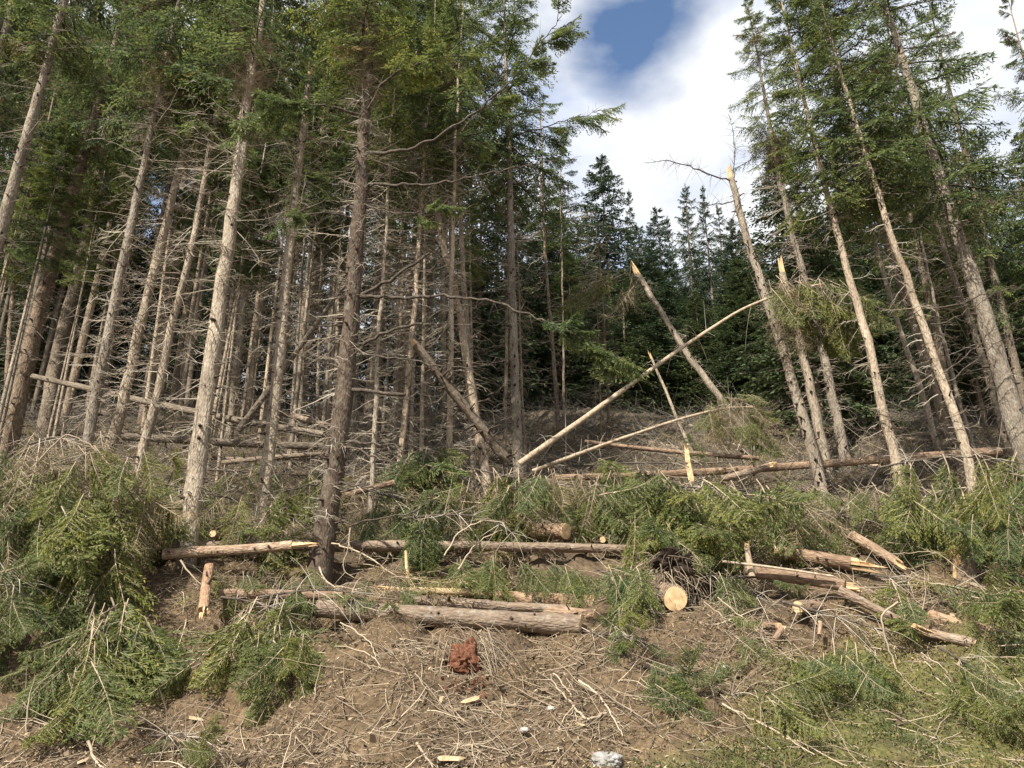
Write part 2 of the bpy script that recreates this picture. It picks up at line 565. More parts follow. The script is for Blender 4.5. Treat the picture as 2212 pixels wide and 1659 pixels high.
def build_ground():
    def sheet(xs, ys, b, skip=None, fine=True):
        X, Y = np.meshgrid(xs, ys)
        Z = G(X, Y, fine)
        n, k = len(ys), len(xs)
        i = np.arange(n * k).reshape(n, k)
        q = np.stack([i[:-1, :-1], i[:-1, 1:], i[1:, 1:], i[1:, :-1]], -1)
        if skip is not None:
            cx, cyy = (X[:-1, :-1] + X[1:, 1:]) / 2, (Y[:-1, :-1] + Y[1:, 1:]) / 2
            q = q[~skip(cx, cyy)]
        b.add(np.stack([X, Y, Z], -1), moss_amount(X, Y).reshape(-1), quads=q.reshape(-1, 4), smooth=True)
    b = MB()
    ys = np.concatenate([np.arange(8.0, 14.5, 0.05), np.arange(14.5, 24, 0.12), np.arange(24, 50, 0.4)])
    sheet(np.arange(-13, 13.01, 0.07), ys, b)
    far_x = np.concatenate([np.linspace(-400, -60, 18), np.arange(-58, 59, 2.0), np.linspace(60, 400, 18)])
    far_y = np.concatenate([np.linspace(-60, 4, 14), np.arange(6, 60, 1.5), np.linspace(60, 400, 30)])
    bb = MB()
    X, Y = np.meshgrid(far_x, far_y)
    Z = G(X, Y, False) - 0.35 * ((np.abs(X) < 15) & (Y > 6) & (Y < 51))
    n, k = X.shape
    i = np.arange(n * k).reshape(n, k)
    q = np.stack([i[:-1, :-1], i[:-1, 1:], i[1:, 1:], i[1:, :-1]], -1).reshape(-1, 4)
    b.add(np.stack([X, Y, Z], -1), 0.0, quads=q, smooth=True)
    o = link('ground', b.mesh('ground', ['ground']))
    o['kind'] = 'structure'


build_ground()


# ---------------------------------------------------------------- foliage prototypes
def bough_arrays(seed, n_side=34, step=0.05, klen=0.085, kwid=0.03, droop=0.25, hang=0.3, spread=0.46, bare=0.1, dens=1.0):
    """One spruce bough of unit length along +X: stems as thin kites, shoots as kites."""
    g = np.random.default_rng(seed)
    n = 9
    t = np.linspace(0, 1, n)
    ax = np.stack([t, 0.05 * np.sin(t * 3 + g.uniform(0, 6)) * t, -droop * t ** 1.4 + 0.6 * droop * t ** 3.2], 1)

    def axis(tt):
        return np.stack([np.interp(tt, t, ax[:, i]) for i in range(3)], -1)
    ts = np.sort(g.uniform(bare, 0.99, n_side))
    side = np.where(np.arange(n_side) % 2 == 0, 1.0, -1.0)
    prof = np.minimum(1, (ts - bare + 0.05) / 0.22) * (1 - ts) ** 0.75 + 0.10
    sl_ = spread * prof * g.uniform(0.65, 1.2, n_side)
    b0 = axis(ts)
    ang = g.uniform(0.75, 1.15, n_side)
    sd = np.stack([np.cos(ang), side * np.sin(ang), g.normal(-hang, 0.18, n_side)], 1)
    sd = unit(sd)
    kb, kd, kl, st = [b0], [], [], []
    bases, dirs, lens, tips = [], [], [], []
    for i in range(n_side):
        m = max(3, int(sl_[i] / step * dens))
        f = np.linspace(0.08, 1, m)
        sag = -0.5 * hang * f ** 2 * sl_[i]
        p = b0[i] + sd[i] * (f * sl_[i])[:, None]
        p[:, 2] += sag
        perp = unit(np.cross(sd[i], [0, 0, 1.0]))
        s2 = np.where(np.arange(m) % 2 == 0, 1.0, -1.0)[:, None]
        d = sd[i] * g.uniform(0.6, 1.1, (m, 1)) + perp * s2 * g.uniform(0.35, 0.9, (m, 1)) + g.normal(0, 0.2, (m, 3))
        d[:, 2] -= hang * 0.6
        bases.append(p)
        dirs.append(d)
        lens.append(klen * (1.15 - 0.45 * f) * g.uniform(0.7, 1.3, m))
        tips.append(f)
    # shoots on the leader
    m = int(0.75 / step * 1.2)
    f = np.linspace(bare + 0.12, 1.0, m)
    p = axis(f)
    d = np.stack([np.full(m, 0.9), np.where(np.arange(m) % 2 == 0, 1, -1) * g.uniform(0.3, 0.9, m), g.normal(0.05, 0.25, m)], 1)
    bases.append(p)
    dirs.append(d)
    lens.append(klen * g.uniform(0.7, 1.2, m))
    tips.append(np.full(m, 0.6))
    bases, dirs = np.concatenate(bases), np.concatenate(dirs)
    lens, tips = np.concatenate(lens), np.concatenate(tips)
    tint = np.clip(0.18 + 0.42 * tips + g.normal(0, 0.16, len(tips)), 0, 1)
    stem = (b0, unit(sd + np.array([0, 0, -0.25 * hang])), sl_)
    return dict(base=bases, d=unit(dirs), ln=lens, wd=kwid * g.uniform(0.7, 1.3, len(lens)), tint=tint, up=g.normal(size=(len(lens), 3)) * 0.8 + np.array([0, 0, 1.1]),
                axis=ax, stem=stem)


def put_bough(b, B, Rm, s, loc, dt=0.0, mat_n=0, mat_s=1, rstem=0.012, sw=1.0):
    Rm = np.asarray(Rm)
    up = B['up'] @ Rm.T
    b.kites(B['base'] @ Rm.T * s + loc, B['d'] @ Rm.T, B['ln'] * s ** 0.5 * sw, B['wd'] * s ** 0.5 * sw, np.clip(B['tint'] + dt, 0, 1), mat=mat_n, up=up)
    ax = B['axis'] @ Rm.T * s + loc
    b.tubes(ax[None], np.linspace(rstem * 1.3, rstem * 0.3, len(ax))[None], 3, tint=0.35, mat=mat_s)
    sb, sd, sl_ = B['stem']
    b.kites(sb @ Rm.T * s + loc, sd @ Rm.T, sl_ * s, np.full(len(sl_), rstem * 0.8), 0.4, mat=mat_s, mid=0.1)


def rot(az, pitch, roll=0.0):
    """+X bough turned to azimuth az and lifted by pitch."""
    ca, sa, cp, sp_ = math.cos(az), math.sin(az), math.cos(pitch), math.sin(pitch)
    Ry = np.array([[cp, 0, -sp_], [0, 1, 0], [sp_, 0, cp]])
    Rz = np.array([[ca, -sa, 0], [sa, ca, 0], [0, 0, 1]])
    cr, sr = math.cos(roll), math.sin(roll)
    Rx = np.array([[1, 0, 0], [0, cr, -sr], [0, sr, cr]])
    return Rz @ Ry @ Rx


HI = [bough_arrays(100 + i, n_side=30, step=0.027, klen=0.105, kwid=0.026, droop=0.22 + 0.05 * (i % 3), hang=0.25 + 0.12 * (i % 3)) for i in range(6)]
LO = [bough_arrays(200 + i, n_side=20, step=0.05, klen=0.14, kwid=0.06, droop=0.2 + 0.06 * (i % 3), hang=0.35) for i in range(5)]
FG = [bough_arrays(300 + i, n_side=40, step=0.026, klen=0.06, kwid=0.017, droop=0.30 + 0.08 * (i % 3), hang=0.35 + 0.15 * (i % 3), spread=0.5, bare=0.06) for i in range(7)]


def crown_mesh(seed, hc, lmax, lib, mat, whorl=0.42, per=5, top_pitch=0.75, low_pitch=-0.35, bias=None, miss=0.15, power=0.75, sw=1.0, low_short=0.75, dead=0.0):
    g = np.random.default_rng(seed)
    b = MB()
    z = 0.0
    while z < hc - 0.15:
        f = z / hc
        n = max(3, int(round(per * (1.1 - 0.45 * f))))
        a0 = g.uniform(0, 6.28)
        for k in range(n):
            if g.random() < miss:
                continue
            az = a0 + k * 6.283 / n + g.normal(0, 0.25)
            L_ = lmax * ((1 - f) ** power) * min(1, low_short + f * 2.5) * g.uniform(0.6, 1.15) + 0.22
            if bias is not None:
                L_ *= 1 + bias[1] * math.cos(az - bias[0])
                if L_ < 0.35:
                    continue
            pitch = low_pitch + (top_pitch - low_pitch) * f ** 1.3 + g.normal(0, 0.13)
            B = lib[g.integers(len(lib))]
            put_bough(b, B, rot(az, pitch, g.normal(0, 0.25)), L_, np.array([0, 0, z + g.normal(0, 0.12)]), dt=g.normal(0, 0.13), mat_n=0 if g.random() > dead else 2, rstem=0.006 + 0.007 * L_, sw=sw)
        z += whorl * g.uniform(0.75, 1.25) * (1 - 0.35 * f)
    # leader shoot
    B = lib[0]
    put_bough(b, B, rot(0, 1.5), 0.9, np.array([0, 0, hc - 0.7]), sw=sw)
    return b.mesh('crown', [mat, 'limb', 'needle_brown'])


CROWN = {
    'forest': [crown_mesh(11 + i, 11.0, 2.3, HI, 'needle', whorl=0.62, per=5, low_pitch=-0.45, dead=0.05, miss=0.26) for i in range(3)],
    'flag': [crown_mesh(31 + i, 9.0, 2.2, HI, 'needle', whorl=0.5, per=5, low_pitch=-0.25, top_pitch=0.9, bias=(0.0, 0.45), miss=0.18) for i in range(2)],
    'sparse': [crown_mesh(41, 7.0, 1.3, HI, 'needle', whorl=0.6, per=4, miss=0.3)],
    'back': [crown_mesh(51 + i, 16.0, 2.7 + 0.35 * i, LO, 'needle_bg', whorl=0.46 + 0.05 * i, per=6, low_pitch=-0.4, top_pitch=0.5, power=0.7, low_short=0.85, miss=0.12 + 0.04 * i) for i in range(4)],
}
CROWN_H = {'forest': 11.0, 'flag': 9.0, 'sparse': 7.0, 'back': 16.0}


def dead_mesh(seed, h, n, lmin=0.4, lmax=1.9, fine=7, rad=0.0135, droop=0.25, mat='dead'):
    """Dead side branches of a bare trunk between heights 0 and h: one mesh of thin twigs."""
    g = np.random.default_rng(seed)
    b = MB()
    m = 7
    t = np.linspace(0, 1, m)
    z = np.sort(g.uniform(0.0, 1, n)) * h
    az = g.uniform(0, 6.283, n)
    Ln = np.where(g.random(n) < 0.45, g.uniform(0.12, 0.6, n), g.uniform(lmin, lmax, n) * (0.5 + 0.5 * z / h))
    pit = g.normal(-0.05, 0.3, n)
    d = np.stack([np.cos(az) * np.cos(pit), np.sin(az) * np.cos(pit), np.sin(pit)], 1)
    side = np.stack([-np.sin(az), np.cos(az), np.zeros(n)], 1)
    P = d[:, None, :] * (Ln[:, None] * t)[:, :, None]
    P = P + side[:, None, :] * ((g.normal(0, 0.10, n) * Ln)[:, None] * t ** 2)[:, :, None]
    dz = (-g.uniform(0.0, droop * 2, n) * Ln)[:, None] * t ** 2 + (g.uniform(0, droop * 1.6, n) * Ln)[:, None] * t ** 4
    P[:, :, 2] += dz + z[:, None]
    P += g.normal(0, 0.012, P.shape) * t[None, :, None]
    r0 = rad * g.uniform(0.6, 1.5, n)
    tint = np.clip(g.normal(0.5, 0.2, n), 0, 1)
    b.tubes(P, r0[:, None] * (1 - 0.75 * t)[None], 3, tint=tint)
    # finer twigs, hooked downwards
    ns = n * fine
    src = g.integers(0, n, ns)
    ft = g.uniform(0.25, 1.0, ns)
    i0 = np.minimum((ft * (m - 1)).astype(int), m - 2)
    w = ft * (m - 1) - i0
    p0 = P[src, i0] * (1 - w)[:, None] + P[src, i0 + 1] * w[:, None]
    tl = g.uniform(0.12, 0.5, ns) * (0.5 + 0.5 * Ln[src] / lmax)
    dd = unit(d[src] * g.uniform(0.1, 0.9, (ns, 1)) + side[src] * g.choice([-1, 1], ns)[:, None] * g.uniform(0.3, 1.0, (ns, 1)) + g.normal(0, 0.25, (ns, 3)))
    t4 = np.array([0, 0.4, 0.75, 1.0])
    Q = p0[:, None] + dd[:, None] * (tl[:, None] * t4)[:, :, None]
    Q[:, :, 2] -= (g.uniform(-0.1, 0.6, ns) * tl)[:, None] * t4 ** 2
    b.tubes(Q, (0.0046 * g.uniform(0.7, 1.4, ns))[:, None] * (1 - 0.6 * t4)[None], 3, tint=np.clip(tint[src] + g.normal(0, 0.1, ns), 0, 1))
    return b.mesh('twigs', [mat])


DEAD_H = 10.0
DEAD = [dead_mesh(71 + i, DEAD_H, 100, fine=7, lmax=1.6, rad=0.011) for i in range(5)]
DEADB = [dead_mesh(81 + i, DEAD_H, 34, fine=3, rad=0.012, lmax=1.6, mat='dead_shade') for i in range(3)]


# ---------------------------------------------------------------- trunks and trees
def resample(P, ds):
    P = np.asarray(P, float)
    s = np.concatenate([[0], np.cumsum(np.linalg.norm(np.diff(P, axis=0), axis=1))])
    n = max(4, int(s[-1] / ds) + 1)
    q = np.linspace(0, s[-1], n)
    # smooth corners a little
    out = np.stack([np.interp(q, s, P[:, i]) for i in range(3)], 1)
    for _ in range(2):
        out[1:-1] = 0.5 * out[1:-1] + 0.25 * (out[:-2] + out[2:])
    return out, q


def trunk_mesh(P, radii, seed, mats=('bark', 'knot'), sides=12, stubs=0, cap=False, stub_len=(0.04, 0.16)):
    g = np.random.default_rng(seed)
    b = MB()
    n = len(P)
    a = np.arange(sides) * 2 * math.pi / sides
    wob = 1 + 0.05 * g.normal(size=(1, n, sides)) + 0.05 * np.sin(2 * a + g.uniform(0, 6))[None, None] + 0.035 * np.sin(3 * a + g.uniform(0, 6))[None, None]
    b.tubes(P[None], radii[None], sides, tint=0.5, mat=0, cap=cap, wob=wob)
    if stubs:
        f = g.uniform(0.04, 0.98, stubs) * (n - 1)
        i = np.minimum(f.astype(int), n - 2)
        w = (f - i)[:, None]
        c = P[i] * (1 - w) + P[i + 1] * w
        r = radii[i]
        T = unit(P[i + 1] - P[i])
        ref = np.where(np.abs(T[:, 2:3]) > 0.85, np.array([[1.0, 0, 0]]), np.array([[0, 0, 1.0]]))
        n1 = unit(np.cross(T, ref))
        n2 = np.cross(T, n1)
        an = g.uniform(0, 6.283, stubs)[:, None]
        d = n1 * np.cos(an) + n2 * np.sin(an)
        ln = g.uniform(*stub_len, stubs)[:, None]
        p0 = c + d * (r * 0.85)[:, None]
        p2 = c + d * (r[:, None] + ln) + T * ln * g.uniform(-0.3, 0.4, (stubs, 1))
        S = np.stack([p0, (p0 + p2) / 2, p2], 1)
        b.tubes(S, (np.minimum(0.022, 0.16 * r) * g.uniform(0.6, 1.5, stubs))[:, None] * np.array([1.5, 1.0, 0.7])[None], 4, tint=0.4, mat=1, cap=True)
    return b.mesh('trunk', list(mats))


def splinters(seed, r, length, n=9, center=0.75):
    """Jagged pale shards of a broken stem, pointing along +Z from z=0."""
    g = np.random.default_rng(seed)
    b = MB()
    for k in range(n):
        an = g.uniform(0, 6.283)
        rr = r * center * math.sqrt(g.random())
        c = np.array([rr * math.cos(an), rr * math.sin(an), 0])
        L_ = length * g.uniform(0.3, 1.0)
        lean = np.array([math.cos(an), math.sin(an), 0]) * g.uniform(-0.1, 0.25) * L_ * 0.5
        t = np.array([-0.25, 0.3, 0.7, 1.0])
        P = c[None] + np.array([0, 0, 1.0])[None] * (t * L_)[:, None] + lean[None] * (t.clip(0) ** 2)[:, None]
        w = r * g.uniform(0.22, 0.45)
        sq = 1 + 0.45 * np.cos(2 * (np.arange(5) * 2 * math.pi / 5) + g.uniform(0, 6))
        b.tubes(P[None], np.array([[w, w * 0.9, w * 0.55, w * 0.05]]), 5, tint=0.5, smooth=False, wob=np.broadcast_to(sq, (1, 4, 5)))
    return b.mesh('splintered_end', ['split'])


def project(p):
    z = depth(p)
    up = -p[1] * SP + (p[2] - CAMZ) * CP
    return 1106 + F * p[0] / z, 829.5 - F * up / z


# sawn and splintered wood that the photograph shows clear of brush: u0, u1, v0, v1, depth
OPEN = [(1400, 1545, 1230, 1375, 13.2), (690, 1295, 1288, 1395, 13.0), (1590, 1860, 1168, 1285, 14.5), (1810, 2010, 1250, 1380, 12.9), (1990, 2155, 1315, 1405, 12.6),
        (1150, 1245, 1115, 1178, 15.0), (340, 640, 1165, 1210, 13.7), (425, 470, 1215, 1350, 12.5), (1140, 1420, 1172, 1208, 14.6), (935, 1070, 1172, 1208, 14.6), (735, 870, 1165, 1208, 14.6), (680, 730, 1080, 1270, 14.1), (1490, 2070, 972, 1030, 19.0), (1130, 1500, 880, 1000, 17.2), (1840, 1930, 1150, 1215, 14.2),
        (1665, 1740, 1290, 1400, 12.4), (2050, 2110, 1160, 1260, 13.8), (890, 1070, 1370, 1520, 11.6)]


def hides(p):
    u, v = project(p)
    return any(a < u < b and c < v < d and p[1] < y - 0.05 for a, b, c, d, y in OPEN)


_seed = [1000]


def nseed():
    _seed[0] += 1
    return _seed[0]


def clear(u, v, Y, h):
    """Depth at or in front of Y where the point stands at least h above the soil."""
    for _ in range(80):
        p = at(u, v, Y)
        if p[2] >= float(G(p[0], p[1], False)) + h:
            break
        Y -= 0.05
    return Y


def px_path(pts, Y):
    """Picture points to world points; Y is one depth or one for each point."""
    Ys = np.broadcast_to(np.asarray(Y, float), (len(pts),))
    return np.array([at(u, v, y) for (u, v), y in zip(pts, Ys)])


def tree(label, pts, w, H=None, top=None, crown=None, crown_at=0.5, crown_w=1.0, dead=0, dead_from=0.08, dead_to=None, mat='bark', Y=None, stubs=90,
         snapped=False, name='spruce_tree', group=None, taper=0.75, spin=None, lean_y=0.0, dead_scale=1.0, wtop=None):
    """A standing tree: pts = picture points of the stem from the base up, w = its width at the base."""
    sd = nseed()
    g = np.random.default_rng(sd)
    base = hit(*pts[0]) if Y is None else at(*pts[0], Y)
    if Y is not None:
        dn = unit(at(*pts[0], Y) - at(*pts[1], Y))
        for _ in range(60):
            if base[2] <= float(G(base[0], base[1], False)):
                break
            base = base + dn * 0.08
    Yb = base[1]
    P = [at(*p, Yb) for p in pts[1:]]
    P.insert(0, base + unit(base - P[0]) * 0.3)
    P = np.array(P)
    if H is None and top is not None:
        H = at(*top, Yb)[2] - base[2]
    seg = np.concatenate([[0], np.cumsum(np.linalg.norm(np.diff(P, axis=0), axis=1))])
    if not snapped:
        d = unit(P[-1] - P[-2])
        d = unit(d + np.array([0, 0, 0.25]))
        if H and seg[-1] < H:
            n_ = int((H - seg[-1]) / 2.5) + 1
            for k in range(n_):
                P = np.vstack([P, P[-1] + d * (H - seg[-1]) / n_])
                d = unit(d + np.array([0, 0, 0.12]) + g.normal(0, 0.02, 3))
    P, q = resample(P, 0.45)
    P[1:-1] += g.normal(0, 0.012, P[1:-1].shape)
    Ht = q[-1]
    r0 = 0.46 * metres(w, base)
    f = q / (Ht * (1.0 if not snapped else 1.9))
    rad = r0 * (1 - f) ** taper
    if wtop is not None:
        rad = np.interp(q, [0, Ht], [r0, 0.5 * metres(wtop, P[-1])])
    rad = rad * (1 + 0.28 * np.exp(-q / 0.35))
    rad = np.maximum(rad, 0.008)
    root = link(name, None, loc=tuple(base))
    tag(root, label, 'tree', group)
    far = depth(base) > 26
    link('trunk', trunk_mesh(P - base, rad, sd, mats=(mat, 'knot'), sides=8 if far else 14, stubs=stubs), root)

    def along(s):
        p = np.array([np.interp(s, q, P[:, i]) for i in range(3)])
        p2 = np.array([np.interp(min(s + 0.8, Ht), q, P[:, i]) for i in range(3)])
        p1 = np.array([np.interp(max(s - 0.8, 0), q, P[:, i]) for i in range(3)])
        return p - base, unit(p2 - p1)
    if crown:
        lib = CROWN[crown]
        s0 = Ht * crown_at
        p, d = along(s0)
        pe = P[-1] - base
        d = unit(pe - p)
        hc = np.linalg.norm(pe - p) + 0.3
        sc = hc / CROWN_H[crown]
        sp_ = g.uniform(0, 6.28) if spin is None else spin
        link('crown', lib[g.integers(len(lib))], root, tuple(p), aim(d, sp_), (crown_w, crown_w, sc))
    s = Ht * dead_from
    end = Ht * (dead_to if dead_to else (crown_at + 0.06 if crown else 0.97))
    k = 0
    while dead and k < dead and s < end - 1:
        ln = min(end - s, DEAD_H * 0.9)
        p, _ = along(s)
        pe, _ = along(s + ln)
        sc = np.linalg.norm(pe - p) / DEAD_H
        lib = DEADB if far else DEAD
        tw = link('twigs', lib[g.integers(len(lib))], root, tuple(p), aim(unit(pe - p), g.uniform(0, 6.28)), (dead_scale, dead_scale, sc))
        tw['kind'] = 'stuff'
        s += ln
        if s >= end - 1:
            k += 1
            s = Ht * dead_from
            if k >= dead:
                break
    if snapped:
        p, d = along(Ht)
        link('splintered_end', splinters(sd, rad[-1], 0.25 + 3.0 * rad[-1], 8), root, tuple(p), aim(d))
    return root, base


def limb(root, base, pts, Ys, r0, r1, mat='limb', boughs=0, bscale=(0.5, 0.9), bstart=0.45, twigs=0, name='branch', green='hi', seed=None):
    """A named branch of a tree through picture points; may carry shoots of green needles."""
    sd = nseed() if seed is None else seed
    g = np.random.default_rng(sd)
    P = px_path(pts, Ys) - base
    P, q = resample(P, 0.14)
    P[1:-1] += g.normal(0, 0.02, P[1:-1].shape)
    rad = np.interp(q, [0, q[-1]], [r0, r1]) * 0.8 * g.uniform(0.8, 1.2, len(q))
    b = MB()
    b.tubes(P[None], rad[None], 6, tint=0.4, cap=True)
    if twigs:
        i = g.integers(int(len(P) * 0.2), len(P) - 1, twigs)
        T = unit(P[i + 1] - P[i])
        dd = unit(T * g.uniform(0.2, 1, (twigs, 1)) + g.normal(0, 0.7, (twigs, 3)))
        tl = g.uniform(0.12, 0.5, twigs)
        t4 = np.array([0, 0.4, 0.75, 1.0])
        Q = P[i][:, None] + dd[:, None] * (tl[:, None] * t4)[:, :, None]
        Q[:, :, 2] -= (g.uniform(-0.2, 0.6, twigs) * tl)[:, None] * t4 ** 2
        b.tubes(Q, 0.005 * (1 - 0.6 * t4)[None], 3, tint=0.5)
    o = link(name, b.mesh('branch', [mat]), root)
    if boughs:
        nb = MB()
        lib = HI if green == 'hi' else FG
        for k in range(boughs):
            s = int((bstart + (1 - bstart) * (k + g.random()) / boughs) * (len(P) - 1))
            s = min(s, len(P) - 2)
            T = unit(P[s + 1] - P[max(s - 1, 0)])
            az = math.atan2(T[1], T[0]) + g.normal(0, 0.7)
            pit = math.asin(np.clip(T[2], -1, 1)) * 0.7 + g.normal(-0.1, 0.25)
            put_bough(nb, lib[g.integers(len(lib))], rot(az, pit, g.normal(0, 0.4)), g.uniform(*bscale), P[s], dt=g.normal(0.12, 0.1), rstem=0.007)
        link('foliage', nb.mesh('foliage', ['needle', 'limb']), o)
    return o


# --- left edge and left wood
tree('thick leaning trunk cutting the upper left corner of the picture', [(-150, 1040), (-60, 720), (0, 500), (75, 235), (140, 0)], 44, H=21, crown='forest', crown_at=0.62, dead=1, dead_from=0.3, Y=17.5)
tree('trunk just showing at the very top left edge beside thicker leaning trunk', [(-190, 900), (-60, 400), (14, 50)], 34, H=21, crown='forest', crown_at=0.5, dead=1, Y=19)
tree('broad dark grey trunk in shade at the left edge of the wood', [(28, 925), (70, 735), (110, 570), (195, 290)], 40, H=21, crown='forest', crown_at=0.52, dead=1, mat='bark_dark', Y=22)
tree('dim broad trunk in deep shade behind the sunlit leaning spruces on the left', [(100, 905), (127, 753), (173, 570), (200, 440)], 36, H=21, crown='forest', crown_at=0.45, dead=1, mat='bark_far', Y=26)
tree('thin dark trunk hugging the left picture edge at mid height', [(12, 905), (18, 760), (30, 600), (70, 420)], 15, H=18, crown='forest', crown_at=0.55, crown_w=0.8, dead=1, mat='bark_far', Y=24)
tree('sunlit leaning spruce, leftmost of the bright trunks above the slash heap', [(160, 1085), (190, 953), (226, 760), (267, 553), (327, 283)], 31, H=20, crown='forest', crown_at=0.55, dead=2, Y=15.6)
tree('sunlit trunk with a cut branch collar low on it, second of the bright trunks', [(228, 1010), (240, 975), (290, 760), (340, 553), (397, 333)], 29, H=20, crown='forest', crown_at=0.55, dead=2, Y=16.4)
tree('slender kinked bright trunk with long bent side limbs on the left', [(290, 1052), (350, 820), (372, 690), (405, 590), (440, 400)], 25, H=17, crown='forest', crown_at=0.6, crown_w=0.8, dead=2, Y=15.9)
tree('broad sunlit trunk left of the main tree with a deep vertical bark seam', [(398, 1275), (412, 1106), (447, 860), (470, 700), (490, 553), (510, 400)], 50, H=19, crown='forest', crown_at=0.58, dead=2, Y=14.2, stubs=70)
tree('straight orange tinted trunk left of a twin on the upper slope', [(498, 905), (517, 740), (537, 553), (555, 400)], 20, H=19, crown='forest', crown_at=0.5, dead=2, Y=23.5)
tree('slightly thinner right hand twin of the straight orange tinted trunk', [(531, 905), (555, 720), (577, 553), (597, 420)], 16, H=19, crown='forest', crown_at=0.5, dead=2, Y=23.9)
tree('tall bright trunk snapped near its top among the green boughs', [(563, 1150), (578, 1003), (597, 853), (623, 553), (657, 267), (668, 165)], 32, dead=2, snapped=True, Y=15.4, wtop=12, stubs=60)
tree('thin pale trunk between the bright snapped trunk and the main tree', [(645, 900), (670, 553), (690, 330)], 14, H=17, crown='forest', crown_at=0.5, crown_w=0.8, dead=2, Y=23)
tree('very thin pole close to the left side of the main trunk', [(686, 912), (693, 587), (700, 420)], 11, H=15, crown='sparse', crown_at=0.55, dead=2, Y=22.5)
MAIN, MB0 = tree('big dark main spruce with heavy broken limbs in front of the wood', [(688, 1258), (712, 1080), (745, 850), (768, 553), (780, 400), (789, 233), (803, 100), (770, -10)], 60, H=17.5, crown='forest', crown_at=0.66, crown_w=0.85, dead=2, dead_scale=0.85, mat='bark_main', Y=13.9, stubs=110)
tree('reddish trunk peeping out right behind the main dark spruce', [(763, 955), (778, 560), (790, 330)], 17, H=18, crown='forest', crown_at=0.55, dead=2, Y=20.5)
tree('slim pale pole right of the main spruce with many short twigs', [(801, 1110), (820, 687), (832, 540), (838, 420)], 14, H=14, crown='sparse', crown_at=0.65, dead=2, Y=16.3)
tree('pale crooked trunk behind the dark leaning pole with orange top', [(855, 1085), (880, 853), (897, 653), (905, 520)], 17, H=15, crown='sparse', crown_at=0.6, dead=2, Y=16.8)
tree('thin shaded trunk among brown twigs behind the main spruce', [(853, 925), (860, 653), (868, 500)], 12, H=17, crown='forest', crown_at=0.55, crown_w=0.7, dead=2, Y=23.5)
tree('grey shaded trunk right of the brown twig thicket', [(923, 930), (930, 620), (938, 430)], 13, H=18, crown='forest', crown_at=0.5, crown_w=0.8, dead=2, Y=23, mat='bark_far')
tree('rough reddish trunk rising from the brush left of the bright leaning pair', [(968, 1115), (972, 850), (974, 653), (978, 500)], 17, H=17, crown='forest', crown_at=0.55, crown_w=0.8, dead=2, Y=16.5)
tree('bright trunk leaning left, front one of a crossing pair by the clearing', [(1046, 1005), (1010, 786), (983, 620), (950, 500), (917, 283), (905, 170)], 25, H=17, crown='forest', crown_at=0.66, dead=1, Y=18.5, stubs=60)
tree('upright greyer trunk crossing behind the bright left leaning one', [(1022, 1030), (1010, 720), (998, 553), (984, 167)], 18, H=17, crown='forest', crown_at=0.6, dead=1, Y=19.2)
CENT, CB0 = tree('straight reddish trunk with dark knots standing alone at the clearing edge', [(1119, 1005), (1113, 853), (1105, 553), (1100, 333), (1094, 167)], 27, H=18, crown='forest', crown_at=0.52, crown_w=1.0, dead=1, dead_scale=0.6, Y=19.5, stubs=120)
tree('thin dark trunk touching the left of the lone reddish trunk', [(1090, 960), (1095, 720), (1097, 600)], 10, H=16, crown='sparse', crown_at=0.6, dead=1, Y=22, mat='bark_far')
tree('thin grey pole just right of the lone reddish trunk', [(1134, 985), (1128, 860), (1123, 700)], 9, H=9, crown=None, dead=1, Y=20.5, mat='bark_far')
tree('pale grey pole leaning left in the middle of the dark background', [(1208, 935), (1195, 770), (1180, 587), (1175, 480)], 12, H=16, crown='sparse', crown_at=0.55, dead=1, Y=25, mat='bark_far')
tree('very thin grey pole right of the pale grey leaning one', [(1218, 900), (1217, 720), (1215, 600)], 7, H=13, crown='sparse', crown_at=0.6, dead=1, Y=28, mat='bark_far')
tree('short thin bare pole under the hanging green bough', [(1300, 960), (1297, 880), (1294, 800)], 7, H=6, dead=1, Y=24, mat='bark_far')
tree('second short bare pole under the hanging green bough, slightly taller', [(1318, 950), (1313, 860), (1308, 760)], 8, H=9, dead=1, Y=24.5, mat='bark_far')
# --- right group
T30 = tree('bright leaning trunk snapped high against the white sky', [(1790, 1118), (1762, 1000), (1707, 803), (1624, 553), (1580, 385)], 29, snapped=True, dead=1, dead_from=0.45, dead_scale=0.4, Y=17.6, wtop=13, stubs=130)
T31 = tree('snapped trunk with split pale top leaning behind the brightest leaning one', [(1785, 1005), (1740, 786), (1690, 590)], 27, snapped=True, dead=1, dead_scale=0.5, Y=20.5, wtop=15, stubs=60)
tree('shaggy brown trunk leaning left, third from the clearing on the right', [(1826, 995), (1784, 786), (1750, 653), (1715, 520)], 26, H=17, crown='forest', crown_at=0.62, crown_w=0.7, dead=2, Y=22.5)
T33 = tree('tall slim trunk curving up to a one sided green top against sky', [(1992, 1228), (1964, 1106), (1925, 953), (1888, 803), (1861, 686), (1821, 553), (1774, 367), (1741, 233), (1714, 117)], 27, H=15.5, crown='flag', crown_at=0.55, spin=0.2, crown_w=0.8, dead=1, dead_scale=0.6, Y=15.6, stubs=60)
T34 = tree('smooth pale trunk leaning left with dark shaded flank, right of the slim curved one', [(2147, 1278), (2107, 1106), (2087, 966), (2041, 836), (1994, 703), (1941, 553), (1890, 400)], 27, H=17, crown='forest', crown_at=0.55, crown_w=0.9, dead=1, dead_scale=0.7, Y=15.2, stubs=60)
T35 = tree('thickest trunk at the right edge with torn bark patches', [(2262, 1130), (2212, 970), (2168, 820), (2124, 670), (2084, 553), (2020, 360)], 50, H=18, crown='forest', crown_at=0.45, crown_w=1.1, dead=1, dead_from=0.2, Y=16.2, mat='bark', stubs=60)
